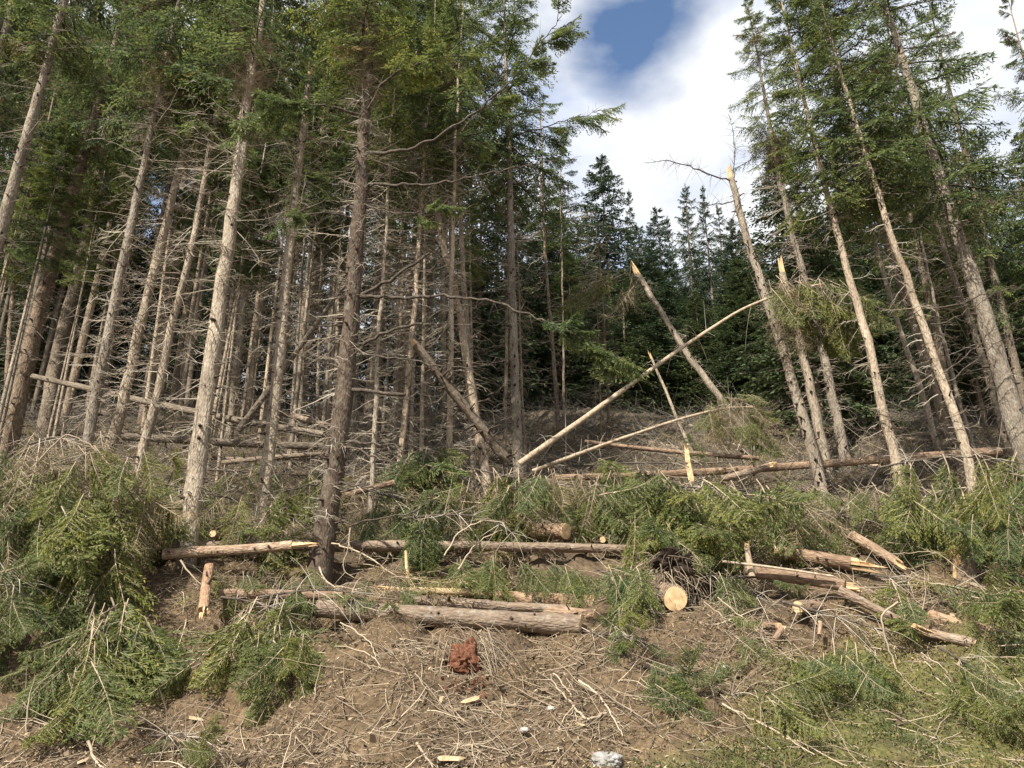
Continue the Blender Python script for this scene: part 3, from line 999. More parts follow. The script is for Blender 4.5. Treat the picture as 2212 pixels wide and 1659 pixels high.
tree('mottled grey trunk leaning left behind the thickest right hand trunk', [(2172, 950), (2107, 720), (2051, 580), (2010, 440)], 17, H=18, crown='forest', crown_at=0.6, crown_w=0.8, dead=1, Y=22, mat='bark_far')
tree('thin leaning trunk with a short broken spur between slim and pale leaning trunks', [(2030, 985), (1994, 853), (1941, 703), (1905, 580)], 14, H=16, crown='forest', crown_at=0.55, crown_w=0.7, dead=1, Y=21.5)
tree('dark shaded trunk directly left of the smooth pale leaning trunk', [(2062, 985), (2020, 853), (1974, 700), (1925, 560)], 22, H=18, crown='forest', crown_at=0.5, crown_w=0.8, dead=1, Y=20, mat='bark_dark')
tree('thin rough pole right of the smooth pale leaning trunk', [(2104, 975), (2054, 803), (2030, 700)], 11, H=14, crown='sparse', crown_at=0.6, dead=1, Y=21)
tree('snapped pole leaning steeply left, its torn brown tip beside the brushy crown', [(1592, 915), (1564, 876), (1474, 750), (1376, 590)], 17, snapped=True, dead=1, dead_scale=0.35, Y=22.5, wtop=11, stubs=30)
tree('thin broken pole leaning left under the long diagonal stem', [(1484, 955), (1440, 850), (1408, 775)], 9, snapped=True, dead=0, Y=21, wtop=5, stubs=10)


# --- forest behind
GENERIC = []
MARKS = [(-500, 'left picture edge'), (66, 'broad dark grey trunk'), (228, 'leftmost bright trunk'), (292, 'second bright trunk'), (361, 'kinked bright trunk'), (463, 'broad seamed trunk'),
         (534, 'orange twin trunks'), (607, 'snapped bright trunk'), (756, 'main dark spruce'), (818, 'slim pale pole'), (888, 'crooked pale trunk'), (1003, 'crossing leaning pair'),
         (1110, 'lone reddish trunk'), (1193, 'pale grey pole'), (1310, 'hanging green bough'), (1474, 'steep snapped pole'), (1690, 'brightest leaning trunk'), (1777, 'shaggy brown trunk'),
         (1876, 'slim curved trunk'), (2012, 'smooth pale trunk'), (2145, 'thickest right trunk'), (3000, 'right picture edge')]
ORD = ['first', 'second', 'third', 'fourth', 'fifth', 'sixth', 'seventh', 'eighth', 'ninth', 'tenth', 'eleventh', 'twelfth', 'thirteenth', 'fourteenth', 'fifteenth', 'sixteenth', 'seventeenth', 'eighteenth', 'nineteenth', 'twentieth']
ORD += ['twenty ' + o for o in ORD[:9]] + ['thirtieth'] + ['thirty ' + o for o in ORD[:9]]


def name_generic():
    for (u0, a), (u1, c) in zip(MARKS[:-1], MARKS[1:]):
        inside = sorted([q for q in GENERIC if u0 <= q[0] < u1], key=lambda q: q[0])
        for k, (_, o) in enumerate(inside):
            if len(inside) == 1:
                o['label'] = f'only dim spruce behind the gap between {a} and {c}'
            elif k == 0:
                o['label'] = f'leftmost of the dim spruces between {a} and {c}'
            elif k == len(inside) - 1:
                o['label'] = f'rightmost of the dim spruces between {a} and {c}'
            else:
                o['label'] = f'{ORD[k]} from left of dim spruces between {a} and {c}'


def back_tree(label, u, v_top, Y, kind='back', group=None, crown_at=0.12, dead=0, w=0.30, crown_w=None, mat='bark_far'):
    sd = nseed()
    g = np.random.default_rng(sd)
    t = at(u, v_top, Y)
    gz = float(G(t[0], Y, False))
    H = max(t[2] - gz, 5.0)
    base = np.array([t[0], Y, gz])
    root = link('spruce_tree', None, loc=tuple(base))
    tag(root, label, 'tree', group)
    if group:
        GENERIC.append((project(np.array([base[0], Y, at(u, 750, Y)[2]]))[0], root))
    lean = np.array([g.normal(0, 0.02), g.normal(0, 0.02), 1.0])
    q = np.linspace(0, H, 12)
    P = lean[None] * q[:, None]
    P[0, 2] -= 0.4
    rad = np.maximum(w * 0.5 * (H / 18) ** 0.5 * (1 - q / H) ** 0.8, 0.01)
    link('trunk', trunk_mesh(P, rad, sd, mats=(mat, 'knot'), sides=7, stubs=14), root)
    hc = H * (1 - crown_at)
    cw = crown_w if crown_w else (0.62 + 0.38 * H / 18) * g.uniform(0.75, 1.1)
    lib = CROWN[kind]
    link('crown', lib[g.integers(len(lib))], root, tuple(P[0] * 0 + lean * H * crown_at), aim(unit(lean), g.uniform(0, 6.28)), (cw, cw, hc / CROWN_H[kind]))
    if dead:
        tw = link('twigs', DEADB[g.integers(3)], root, (0, 0, H * 0.04), aim(unit(lean), g.uniform(0, 6.28)), (1, 1, H * min(crown_at + 0.1, 0.9) / DEAD_H))
        tw['kind'] = 'stuff'


SKY = [('pointed spruce standing highest on the skyline under the blue gap', 1310, 342, 44),
       ('spruce top rising left of the highest skyline spruce', 1165, 395, 46),
       ('low rounded spruce top in the dip of the skyline', 1222, 492, 46),
       ('small spruce top directly right of the highest skyline spruce', 1385, 485, 50),
       ('slim skyline spruce between small top and thin bare one', 1422, 452, 48),
       ('spindly thin topped spruce left of the three right skyline tops', 1470, 408, 46),
       ('narrow dense spruce top right of the spindly one on skyline', 1515, 412, 47),
       ('lower narrow spruce top beside the white gap below snapped trunk', 1556, 478, 47),
       ('dense dark spruce filling the view behind the two snapped trunks', 1690, 280, 26),
       ('dark spruce behind the lone reddish trunk reaching into its crown', 1075, 330, 38),
       ('dark spruce shouldering the lone reddish trunk on its right', 1125, 420, 42),
       ('tall dark spruce between the crossing pair and the lone reddish trunk', 1040, 300, 36),
       ('bushy spruce top just right of the lone reddish trunk', 1200, 405, 43),
       ('small skyline spruce halfway between the dip and highest spruce', 1262, 440, 50),
       ('thin spire just right of the highest skyline spruce, slightly lower', 1352, 425, 54),
       ('thin spire between the slim skyline spruce and spindly one', 1446, 470, 56),
       ('thin spire wedged between spindly spruce and narrow dense top', 1493, 438, 55),
       ('thin spire right of the narrow dense skyline top', 1536, 446, 56),
       ('last thin spire before the snapped trunk against white sky', 1582, 500, 52),
       ('stout dark spruce low behind the slanting stem', 1610, 540, 40)]
for lab, u, v, Y in SKY:
    back_tree(lab, u, v, Y, crown_w=(0.6 if 'spindly one' in lab or 'thin spire' in lab or 'spindly thin' in lab else 1.45 if 'highest on' in lab else 1.1), crown_at=0.06)
g = np.random.default_rng(5)
for k in range(34):
    u = 1010 + 760 * (k + g.random()) / 34
    back_tree('dark green spruce in the shaded forest wall closing the clearing', u, g.uniform(500, 640), g.uniform(36, 62), group='spruces of the dark forest wall', crown_at=g.uniform(0.15, 0.42), dead=1)
RIGHT = [('towering spruce at the top right corner with dense bluish crown', 2000, -60, 25), ('spruce with upswept boughs filling the upper right edge', 2170, 0, 22),
         ('leafless looking thin spruce showing between the right hand crowns', 1905, 110, 27), ('green spruce low at the far right behind the thickest trunk', 2200, 330, 24)]
for lab, u, v, Y in RIGHT:
    back_tree(lab, u, v, Y, kind='forest', crown_at=0.3, dead=1, crown_w=0.9)
for k in range(26):
    u = 1690 + 640 * (k + g.random()) / 26
    back_tree('dim spruce deep in the wood behind the right hand leaning trunks', u, g.uniform(250, 560), g.uniform(27, 50), group='spruces deep behind the right hand trunks', crown_at=g.uniform(0.12, 0.4), dead=1)
for k in range(64):
    u = -120 + 1130 * (k + g.random()) / 64
    back_tree('shaded spruce with bare lower trunk deep in the left hand wood', u, g.uniform(-150, 130), g.uniform(25, 50), kind='forest' if g.random() < 0.5 else 'back', group='spruces deep in the left hand wood', crown_at=g.uniform(0.5, 0.68), dead=1, w=g.uniform(0.18, 0.32), crown_w=g.uniform(0.5, 0.85))
for k in range(30):
    u = -140 + 1180 * (k + g.random()) / 30
    back_tree('far spruce closing the view at the back of the left hand wood', u, g.uniform(330, 520), g.uniform(44, 60), group='far spruces behind the left hand wood', crown_at=g.uniform(0.05, 0.2))
for k in range(24):
    u = 1020 + 1260 * (k + g.random()) / 24
    back_tree('low spruce', u, g.uniform(520, 680), g.uniform(37, 52), group='low spruces at the back of the clearing', crown_at=g.uniform(0.0, 0.08), crown_w=1.0)
for k in range(38):
    u = 20 + 1030 * (k + g.random()) / 38
    back_tree('slim pole', u, g.uniform(100, 420), g.uniform(18.5, 28), kind='sparse', group='slim poles inside the left hand wood', crown_at=g.uniform(0.6, 0.75), dead=1, w=g.uniform(0.12, 0.2), crown_w=0.9, mat='bark')
for k in range(18):
    u = 0 + 620 * (k + g.random()) / 18
    back_tree('far left', u, g.uniform(120, 380), g.uniform(40, 56), group='far spruces filling the left hand wood', crown_at=g.uniform(0.2, 0.4), crown_w=0.9)
name_generic()
#__PART2__
# ---------------------------------------------------------------- named limbs of the main tree and its neighbours
Ym = 13.9
limb(MAIN, MB0, [(772, 640), (860, 642), (960, 640), (1060, 650), (1170, 690), (1260, 735), (1340, 775)], [Ym, 13.7, 13.5, 13.3, 13.2, 13.1, 13.0], 0.045, 0.012, boughs=12, bscale=(0.55, 0.95), bstart=0.72, twigs=88)
limb(MAIN, MB0, [(775, 640), (830, 612), (880, 578), (925, 548)], [Ym, 13.6, 13.4, 13.2], 0.05, 0.022, twigs=30)
limb(MAIN, MB0, [(768, 745), (830, 722), (870, 706), (912, 700)], [Ym, 13.6, 13.4, 13.2], 0.048, 0.026, twigs=26)
limb(MAIN, MB0, [(745, 840), (800, 846), (840, 848), (876, 852)], [Ym, 13.6, 13.4, 13.3], 0.05, 0.036, twigs=8)
limb(MAIN, MB0, [(780, 765), (860, 775), (950, 792), (1030, 790), (1095, 778)], [Ym, 13.6, 13.4, 13.3, 13.3], 0.026, 0.006, twigs=48)
limb(MAIN, MB0, [(735, 952), (800, 955), (850, 962), (885, 972)], [Ym, 13.6, 13.4, 13.3], 0.038, 0.01, twigs=22)
limb(MAIN, MB0, [(740, 960), (800, 985), (850, 1000), (885, 1003)], [Ym, 13.5, 13.3, 13.2], 0.032, 0.01, twigs=22)
limb(MAIN, MB0, [(712, 1040), (770, 1045), (820, 1060), (855, 1060)], [Ym, 13.5, 13.4, 13.3], 0.03, 0.008, twigs=17)
limb(MAIN, MB0, [(712, 1040), (660, 1048), (610, 1062), (560, 1060)], [Ym, 13.6, 13.4, 13.3], 0.03, 0.008, twigs=30)
limb(MAIN, MB0, [(730, 950), (660, 930), (600, 935), (540, 950)], [Ym, 13.6, 13.3, 13.2], 0.024, 0.006, twigs=30)
limb(MAIN, MB0, [(752, 700), (690, 705), (640, 695), (590, 700)], [Ym, 13.6, 13.4, 13.3], 0.02, 0.006, twigs=30)
limb(MAIN, MB0, [(700, 1170), (760, 1185), (800, 1205), (850, 1240)], [Ym, 13.4, 13.1, 13.0], 0.022, 0.012, mat='pale_limb', twigs=8)
limb(MAIN, MB0, [(690, 1225), (690, 1240), (720, 1268), (780, 1275), (830, 1262)], [13.6, 13.5, 13.3, 13.2, 13.2], 0.022, 0.012, mat='pale_limb', twigs=8)
limb(MAIN, MB0, [(724, 1130), (800, 1128), (870, 1110), (905, 1100)], [13.7, 13.5, 13.3, 13.2], 0.02, 0.014, twigs=13)
limb(MAIN, MB0, [(782, 400), (860, 398), (944, 397), (1040, 378), (1137, 357), (1204, 347)], [Ym, 13.6, 13.4, 13.2, 13.1, 13.0], 0.04, 0.006, twigs=79)
limb(MAIN, MB0, [(785, 330), (860, 330), (927, 306), (1027, 243), (1093, 187), (1160, 110), (1214, 33)], [Ym, 13.5, 13.3, 13.1, 12.9, 12.8, 12.8], 0.045, 0.008, boughs=15, bscale=(0.45, 0.85), bstart=0.5, twigs=22)
limb(MAIN, MB0, [(788, 250), (720, 235), (650, 220), (580, 235), (520, 262)], [Ym, 13.5, 13.2, 13.0, 12.9], 0.04, 0.008, boughs=14, bscale=(0.5, 0.9), bstart=0.3, twigs=44)
limb(MAIN, MB0, [(775, 470), (700, 455), (640, 470), (590, 470)], [Ym, 13.5, 13.2, 13.0], 0.03, 0.006, boughs=4, bscale=(0.4, 0.7), bstart=0.4, twigs=52)
limb(MAIN, MB0, [(778, 440), (850, 462), (920, 455), (972, 440)], [Ym, 13.5, 13.2, 13.1], 0.03, 0.006, boughs=5, bscale=(0.35, 0.6), bstart=0.6, twigs=52)
limb(MAIN, MB0, [(790, 215), (850, 160), (920, 130), (985, 120)], [Ym, 13.5, 13.2, 13.0], 0.035, 0.006, boughs=14, bscale=(0.5, 0.9), bstart=0.3, twigs=22)
limb(CENT, CB0, [(1098, 300), (1150, 282), (1210, 262), (1260, 250), (1300, 235)], [19.5, 19.2, 19.0, 18.8, 18.7], 0.03, 0.006, boughs=10, bscale=(0.6, 1.1), bstart=0.35, twigs=22)
limb(CENT, CB0, [(1100, 340), (1150, 330), (1200, 335), (1245, 345)], [19.5, 19.2, 19.0, 18.8], 0.02, 0.004, twigs=57)
limb(CENT, CB0, [(1103, 400), (1150, 390), (1200, 398), (1230, 412)], [19.5, 19.2, 19.0, 18.8], 0.02, 0.004, twigs=57)
t30, b30 = T30
limb(t30, b30, [(1592, 392), (1540, 380), (1480, 355), (1430, 345), (1390, 352)], [17.6, 17.5, 17.4, 17.3, 17.3], 0.03, 0.005, twigs=57)
limb(t30, b30, [(1585, 390), (1588, 340), (1585, 290), (1576, 248)], [17.6, 17.5, 17.5, 17.4], 0.016, 0.004, twigs=52)
limb(t30, b30, [(1600, 430), (1560, 440), (1520, 442), (1480, 430)], [17.6, 17.5, 17.4, 17.4], 0.022, 0.004, twigs=26)
limb(t30, b30, [(1600, 420), (1580, 480), (1560, 530)], [17.5, 17.4, 17.3], 0.016, 0.004, twigs=26)
t34, b34 = T34
for pts in ([(2032, 810), (2080, 775), (2130, 730), (2150, 700)], [(2045, 825), (2090, 800), (2140, 745), (2180, 730)], [(2000, 668), (2060, 660), (2130, 635), (2205, 620)], [(2075, 895), (2110, 885), (2150, 868)], [(2010, 700), (2060, 690), (2110, 660), (2150, 630)]):
    limb(t34, b34, pts, np.linspace(15.2, 14.6, len(pts)), 0.02, 0.007, twigs=26)
t33, b33 = T33
for pts in ([(1930, 945), (1990, 930), (2040, 925)], [(1890, 800), (1930, 795), (1990, 775), (2010, 770)], [(1875, 880), (1920, 905), (1975, 900)], [(1800, 470), (1760, 500), (1700, 540), (1640, 560)]):
    limb(t33, b33, pts, np.linspace(15.6, 15.0, len(pts)), 0.014, 0.005, twigs=26)


# ---------------------------------------------------------------- logs
def disc_mesh(r, seed):
    g = np.random.default_rng(seed)
    k = 28
    a = np.arange(k) * 2 * math.pi / k
    wob = 1 + 0.03 * np.sin(2 * a + g.uniform(0, 6)) + 0.02 * np.sin(3 * a + g.uniform(0, 6))
    b = MB()
    rings = []
    for f, z in ((0.96, -0.012), (0.955, 0.004), (0.6, 0.006), (0.25, 0.006)):
        rings.append(np.stack([np.cos(a) * r * f * wob, np.sin(a) * r * f * wob, np.full(k, z)], 1))
    V = np.concatenate(rings + [np.array([[0, 0, 0.005]])])
    q = []
    for i in range(3):
        for j in range(k):
            q.append([i * k + j, i * k + (j + 1) % k, (i + 1) * k + (j + 1) % k, (i + 1) * k + j])
    t = [[3 * k + j, 3 * k + (j + 1) % k, 4 * k] for j in range(k)]
    b.add(V, 0.5, quads=np.array(q), tris=np.array(t), mat=0)
    return b.mesh('cut_end', ['cut'])


def log(label, p0, p1, w0, w1, Y0=None, Y1=None, mat='bark_log', ends=('plain', 'plain'), stubs=10, name='fallen_log', sag=0.0, cat='log', stub_len=(0.04, 0.16), mids=None, split_len=1.0):
    sd = nseed()
    g = np.random.default_rng(sd)
    E = []
    for (u, v), w, Y in ((p0, w0, Y0), (p1, w1, Y1)):
        if Y is None:
            h = hit(u, v + w * 0.5)
            Y = h[1] + 0.5 * metres(w, h)
        Y = clear(u, v, Y, 0.5 * 0.5 * metres(w, at(u, v, Y)))
        E.append(at(u, v, Y))
    A, Bp = E
    Ln = np.linalg.norm(Bp - A)
    n = max(5, int(Ln / 0.2))
    t = np.linspace(0, 1, n)
    r0, r1 = 0.5 * metres(w0, A), 0.5 * metres(w1, Bp)
    P = np.stack([0.02 * Ln * 0.3 * np.sin(t * 4 + g.uniform(0, 6)) + 0 * t, 0.006 * Ln * np.sin(t * 3 + g.uniform(0, 6)), t * Ln], 1)
    P[:, :2] -= P[0, :2] * (1 - t)[:, None] + P[-1, :2] * t[:, None]
    rad = r0 + (r1 - r0) * t
    rad = rad * (1 + 0.025 * g.normal(size=n))
    q = aim(unit(Bp - A))
    o = link(name, trunk_mesh(P, rad, sd, mats=(mat, 'knot'), sides=16, stubs=stubs, cap=True, stub_len=stub_len), None, tuple(A), q)
    tag(o, label, cat)
    for e, z, r, sgn in ((ends[0], 0.0, r0, -1), (ends[1], Ln, r1, 1)):
        qq = Quaternion((1, 0, 0), math.pi) if sgn < 0 else Quaternion()
        if e == 'cut':
            link('cut_end', disc_mesh(r * 0.99, sd), o, (0, 0, z + sgn * 0.004), qq)
        elif e == 'splinter':
            link('splintered_end', splinters(sd + 3, r, (0.2 + 2.2 * r) * split_len, 11), o, (0, 0, z), qq)
    return o


def log_back(label, c, w, length, d, mat='bark_log', Yc=None, **kw):
    """A log whose sawn end faces the camera: c = picture centre of the cut, d = direction it runs away."""
    h = hit(c[0], c[1] + w * 0.5)
    Y = h[1] if Yc is None else Yc
    Y = clear(*c, Y, 0.8 * 0.5 * metres(w, at(*c, Y)))
    A = at(*c, Y)
    r = 0.5 * metres(w, A)
    sd = nseed()
    n = max(4, int(length / 0.15))
    t = np.linspace(0, 1, n)
    P = np.stack([0 * t, 0 * t, t * length], 1)
    o = link('fallen_log', trunk_mesh(P, np.full(n, r) * (1 - 0.05 * t), sd, mats=(mat, 'knot'), sides=18, stubs=6, cap=True), None, tuple(A), aim(unit(np.array(d, float))))
    tag(o, label, 'log')
    link('cut_end', disc_mesh(r * 0.99, sd), o, (0, 0, -0.004), Quaternion((1, 0, 0), math.pi))
    return o


log('long thin log sloping down across the upper left slope between the trunks', (70, 813), (700, 940), 12, 17, Y0=21.0, Y1=18.5, mat='bark_far', stubs=26)
log('short brown log just above the thin sloping log, ending at main spruce', (612, 893), (712, 922), 12, 13, Y0=19.8, Y1=19.2, mat='bark_log')
log('shaded log lying level behind the bright left trunks', (265, 943), (700, 964), 16, 15, Y0=17.8, Y1=17.6, mat='bark_far', stubs=24)
log('half hidden grey log low behind the snapped bright trunk', (480, 1000), (700, 980), 12, 11, Y0=17.0, Y1=17.0, mat='bark_far', stubs=12)
log('long pale log running level from clearing to right edge behind leaning trunks', (1195, 1032), (2160, 975), 13, 18, Y0=17.6, Y1=19.0, mat='bark_fresh', stubs=40)
log('thin orange log on the upper clearing above the long pale log', (1264, 954), (1640, 990), 9, 11, Y0=20.3, Y1=18.9, mat='bark_fresh', stubs=14)
log('broken mossy limb lying aslant over the long pale log', (1560, 1034), (1664, 1006), 13, 14, Y0=17.0, Y1=16.6, mat='bark_log', ends=('plain', 'splinter'), stubs=6, split_len=0.5)
log('long level log passing behind the main spruce across the middle', (-60, 1178), (1432, 1189), 32, 19, Y0=14.3, Y1=14.5, mat='bark_log', stubs=46, ends=('plain', 'splinter'))
log('log with long yellow split face just left of the main trunk', (355, 1197), (632, 1178), 26, 20, Y0=13.6, Y1=13.6, mat='bark_log', ends=('plain', 'splinter'), stubs=14, split_len=1.2)
log('grey log stub poking in from the left picture edge', (-60, 1182), (72, 1190), 26, 24, Y0=13.6, Y1=13.4, mat='bark_log')
log('largest grey log lying in front, its near end above the red rotten stump', (690, 1312), (1254, 1352), 42, 48, Y0=12.6, Y1=12.3, mat='bark_log', ends=('plain', 'cut'), stubs=20, stub_len=(0.01, 0.05))
log('thinner grey log lying directly behind the largest front log', (860, 1294), (1232, 1317), 24, 23, Y0=12.95, Y1=12.7, mat='bark_log', ends=('plain', 'cut'), stubs=8)
log('reddish log end sticking out behind the largest front log', (1100, 1292), (1285, 1302), 28, 31, Y0=13.3, Y1=13.05, mat='bark_fresh', ends=('plain', 'cut'), stubs=5)
log('second reddish log end tucked under the first behind front log', (1110, 1318), (1286, 1328), 22, 24, Y0=13.05, Y1=12.9, mat='bark_fresh', ends=('plain', 'cut'), stubs=5)
log('debarked log with pale torn top lying behind the front logs', (850, 1276), (1090, 1284), 15, 13, Y0=13.3, Y1=13.25, mat='chip', ends=('splinter', 'splinter'), stubs=6)
log('low log half buried in brush left of the main trunk foot', (478, 1283), (742, 1287), 22, 20, Y0=12.95, Y1=12.9, mat='bark_fresh', stubs=8)
log('pale smooth log piece slanting right of the main trunk above mid log', (740, 1071), (850, 1043), 12, 15, Y0=15.5, Y1=15.7, mat='bark_fresh', ends=('plain', 'cut'), stubs=2)
log('orange log with tall broken branch stub at its left end', (1608, 1233), (1822, 1264), 27, 25, Y0=13.2, Y1=13.0, mat='bark_fresh', ends=('plain', 'splinter'), stubs=8)
log('orange log above it ending in long yellow splinters', (1674, 1192), (1836, 1216), 28, 29, Y0=13.9, Y1=13.6, mat='bark_fresh', ends=('cut', 'splinter'), stubs=6, split_len=1.3)
log('thin tapering stem with yellow spear tip pointing down right', (1815, 1276), (1958, 1345), 24, 13, Y0=12.8, Y1=12.2, mat='bark_log', ends=('plain', 'splinter'), stubs=10, split_len=1.5)
log('orange log half hidden by twigs up the bank on the right', (1837, 1156), (1936, 1214), 20, 21, Y0=14.6, Y1=14.0, mat='bark_fresh', ends=('plain', 'splinter'), stubs=5, split_len=0.5)
log('orange log with sawn end in the brush near the right edge', (2010, 1330), (2090, 1356), 25, 26, Y0=12.6, Y1=12.25, mat='bark_fresh', ends=('plain', 'cut'), stubs=3)
log('shaded log under the orange sawn log near the right edge', (1985, 1362), (2108, 1391), 20, 21, Y0=12.2, Y1=11.9, mat='bark_log', ends=('plain', 'cut'), stubs=3)
log('small sawn log end rightmost in the brush', (2095, 1350), (2140, 1364), 20, 22, Y0=12.5, Y1=12.2, mat='bark_fresh', ends=('plain', 'cut'), stubs=1)
log('snapped orange stake pointing down with a frayed pale lower end', (452, 1226), (440, 1320), 22, 24, Y0=12.9, Y1=11.95, mat='bark_fresh', ends=('plain', 'splinter'), stubs=5, split_len=0.35)
log('upright broken branch stub at the left end of the orange log', (1624, 1245), (1614, 1182), 17, 12, Y0=13.1, Y1=13.1, mat='pale_limb', ends=('plain', 'splinter'), stubs=2, name='broken_branch', cat='branch', split_len=0.4)
log('thin peeled pole lying along the top of the orange log', (1560, 1213), (1800, 1245), 6, 5, Y0=13.0, Y1=12.85, mat='pale_limb', stubs=4, name='peeled_pole', cat='pole')
log('short orange stick standing in the slash below the orange log', (1772, 1345), (1770, 1372), 9, 9, Y0=12.0, Y1=11.9, mat='bark_fresh', ends=('cut', 'plain'), stubs=0, name='stick_stub', cat='stick')
log('short orange stick leaning under the small sawn disc', (1672, 1383), (1689, 1358), 13, 13, Y0=11.9, Y1=11.95, mat='bark_fresh', ends=('plain', 'splinter'), stubs=0, name='stick_stub', cat='stick', split_len=0.3)
log_back('big round sawn log end facing the camera beside the root clump', (1459, 1294), 53, 1.6, (0.05, 1.0, 0.25), mat='bark_log', Yc=12.45)
log_back('sawn log end turned right above the long mid log', (1222, 1148), 36, 0.9, (-0.85, 0.75, 0.12), mat='bark_fresh', Yc=14.9)
log_back('small sawn disc right of the turned log end', (1302, 1166), 13, 0.4, (0.1, 1, 0.2), mat='bark_fresh', Yc=14.7)
log_back('tiny sawn branch disc in the slash below the orange log', (1684, 1353), 15, 0.35, (-0.4, 1, 0.1), mat='bark_fresh', Yc=12.05)
log_back('half turned narrow sawn disc in brush below the orange log', (1724, 1312), 28, 0.5, (0.85, 0.6, 0.1), mat='bark_fresh', Yc=12.5)
log_back('small sawn stub among the brush left of the main trunk', (460, 1153), 15, 0.5, (0.1, 1, 0.0), mat='bark_fresh', Yc=14.3)

log('dark leaning pole with bright orange broken top right of the main spruce', (1098, 1000), (898, 745), 23, 19, Y0=16.0, Y1=15.4, mat='bark_dark', ends=('plain', 'splinter'), stubs=50, name='leaning_pole', cat='pole', stub_len=(0.05, 0.3), split_len=0.4)
log('thin grey pole leaning diagonally through the left hand trunks', (515, 930), (742, 618), 17, 8, Y0=18.5, Y1=18.5, mat='bark_far', stubs=26, name='leaning_pole', cat='pole')
log('split yellow stake standing in the brush below the mid log', (877, 1190), (882, 1262), 7, 10, Y0=13.4, Y1=13.35, mat='split', stubs=0, name='split_stake', cat='stake')


def broom(root, n, u0, u1, v0, v1, Y, size, lib, dirn, spread=0.7, jit=0.5, up=(0, -0.75, 0.6), seed=0, name='bough', base=None, free=False):
    """Boughs hung inside a picture rectangle round depth Y, as children of root."""
    g = np.random.default_rng(seed)
    for k in range(n):
        u, v = g.uniform(u0, u1), v0 + (v1 - v0) * g.random() ** 1.2
        p = at(u, v, clear(u, v, Y + g.normal(0, jit), g.uniform(0.08, 0.45)))
        d = np.array(dirn, float) + g.normal(0, spread, 3)
        q = frame(d, np.array(up) + g.normal(0, 0.35, 3))
        s = g.uniform(*size)
        du = d / np.linalg.norm(d)
        sd_ = np.cross(du, [0, 0.6, -0.8]) * 0.22 * s
        if any(hides(p + du * s * f_ + sd_ * w_) for f_ in (0.05, 0.3, 0.55, 0.8, 1.0) for w_ in (-1, 0, 1)) and not free and g.random() < 0.93:
            continue
        o = link(name, lib[g.integers(len(lib))], root, tuple(p - base), q, s)


def bough_mesh(i, mat, **kw):
    B = bough_arrays(i, **kw)
    b = MB()
    put_bough(b, B, np.eye(3), 1.0, np.zeros(3), rstem=0.006)
    return b.mesh('bough', [mat, 'pale_limb'])


FINE = dict(n_side=54, step=0.012, klen=0.054, kwid=0.0145, spread=0.42, bare=0.05)
GREEN = [bough_mesh(400 + i, 'needle_slash', droop=0.25 + 0.1 * i, hang=0.3 + 0.12 * i, **FINE) for i in range(5)]
ARCH = [bough_mesh(420 + i, 'needle_slash', droop=1.1 + 0.3 * i, hang=0.6 + 0.2 * i, **FINE) for i in range(3)]
BROWN = [bough_mesh(440 + i, 'needle_brown', droop=0.5 + 0.3 * i, hang=0.5, dens=0.8, n_side=46, step=0.018, klen=0.045, kwid=0.010, spread=0.45, bare=0.08) for i in range(3)]
LIVE = [bough_mesh(460 + i, 'needle', droop=0.3 + 0.3 * i, hang=0.4 + 0.1 * i, **FINE) for i in range(3)]


def stem_thing(label, pts, Ys, r0, r1, name='fallen_spruce', mat='bark_log', cat='tree', twigs=30, stubs=20, seed=0):
    sd = nseed()
    Ys = [clear(*p_, y_, 0.05) for p_, y_ in zip(pts, Ys)]
    P = px_path(pts, Ys)
    base = P[0].copy()
    root = link(name, None, loc=tuple(base))
    tag(root, label, cat)
    P, q = resample(P - base, 0.25)
    rad = np.interp(q, [0, q[-1]], [r0, r1])
    link('trunk', trunk_mesh(P, rad, sd, mats=(mat, 'knot'), sides=10, stubs=stubs, cap=True), root)
    if twigs:
        g = np.random.default_rng(sd)
        b = MB()
        i = g.integers(1, len(P) - 1, twigs)
        T = unit(P[i + 1] - P[i - 1])
        dd = unit(T * g.uniform(0.1, 0.9, (twigs, 1)) + g.normal(0, 0.7, (twigs, 3)))
        tl = g.uniform(0.2, 0.9, twigs)
        t5 = np.array([0, 0.3, 0.6, 0.85, 1.0])
        Q = P[i][:, None] + dd[:, None] * (tl[:, None] * t5)[:, :, None]
        Q[:, :, 2] -= (g.uniform(-0.1, 0.7, twigs) * tl)[:, None] * t5 ** 2
        b.tubes(Q, 0.007 * (1 - 0.7 * t5)[None], 3, tint=g.uniform(0.3, 0.9, twigs))
        o = link('twigs', b.mesh('twigs', ['dead']), root)
        o['kind'] = 'stuff'
    return root, base


r, b0 = stem_thing('long pale stem leaning up right from the clearing with drooping brown top', [(1122, 1002), (1260, 905), (1474, 750), (1600, 668), (1690, 632), (1780, 612)], [17.2, 17.1, 17.0, 16.9, 16.8, 16.7], 0.075, 0.018, twigs=50, mat='pale_limb')
broom(r, 30, 1660, 1800, 590, 660, 16.7, (0.9, 1.6), BROWN + GREEN[:1], (0.35, -0.1, -0.75), spread=0.4, jit=0.3, seed=1, base=b0)
broom(r, 20, 1730, 1850, 600, 690, 16.7, (0.9, 1.4), GREEN, (0.5, -0.1, -0.65), spread=0.35, jit=0.3, seed=2, base=b0)
r, b0 = stem_thing('lower thin pale stem ending in a round brown brushy crown', [(1150, 1018), (1300, 962), (1474, 903), (1575, 878), (1630, 880)], [16.8, 16.8, 16.8, 16.8, 16.8], 0.05, 0.02, twigs=40, mat='pale_limb')
broom(r, 60, 1525, 1650, 852, 930, 16.8, (0.5, 0.85), BROWN + BROWN + GREEN[:1], (0.15, -0.15, -0.8), spread=0.5, jit=0.3, seed=3, base=b0)
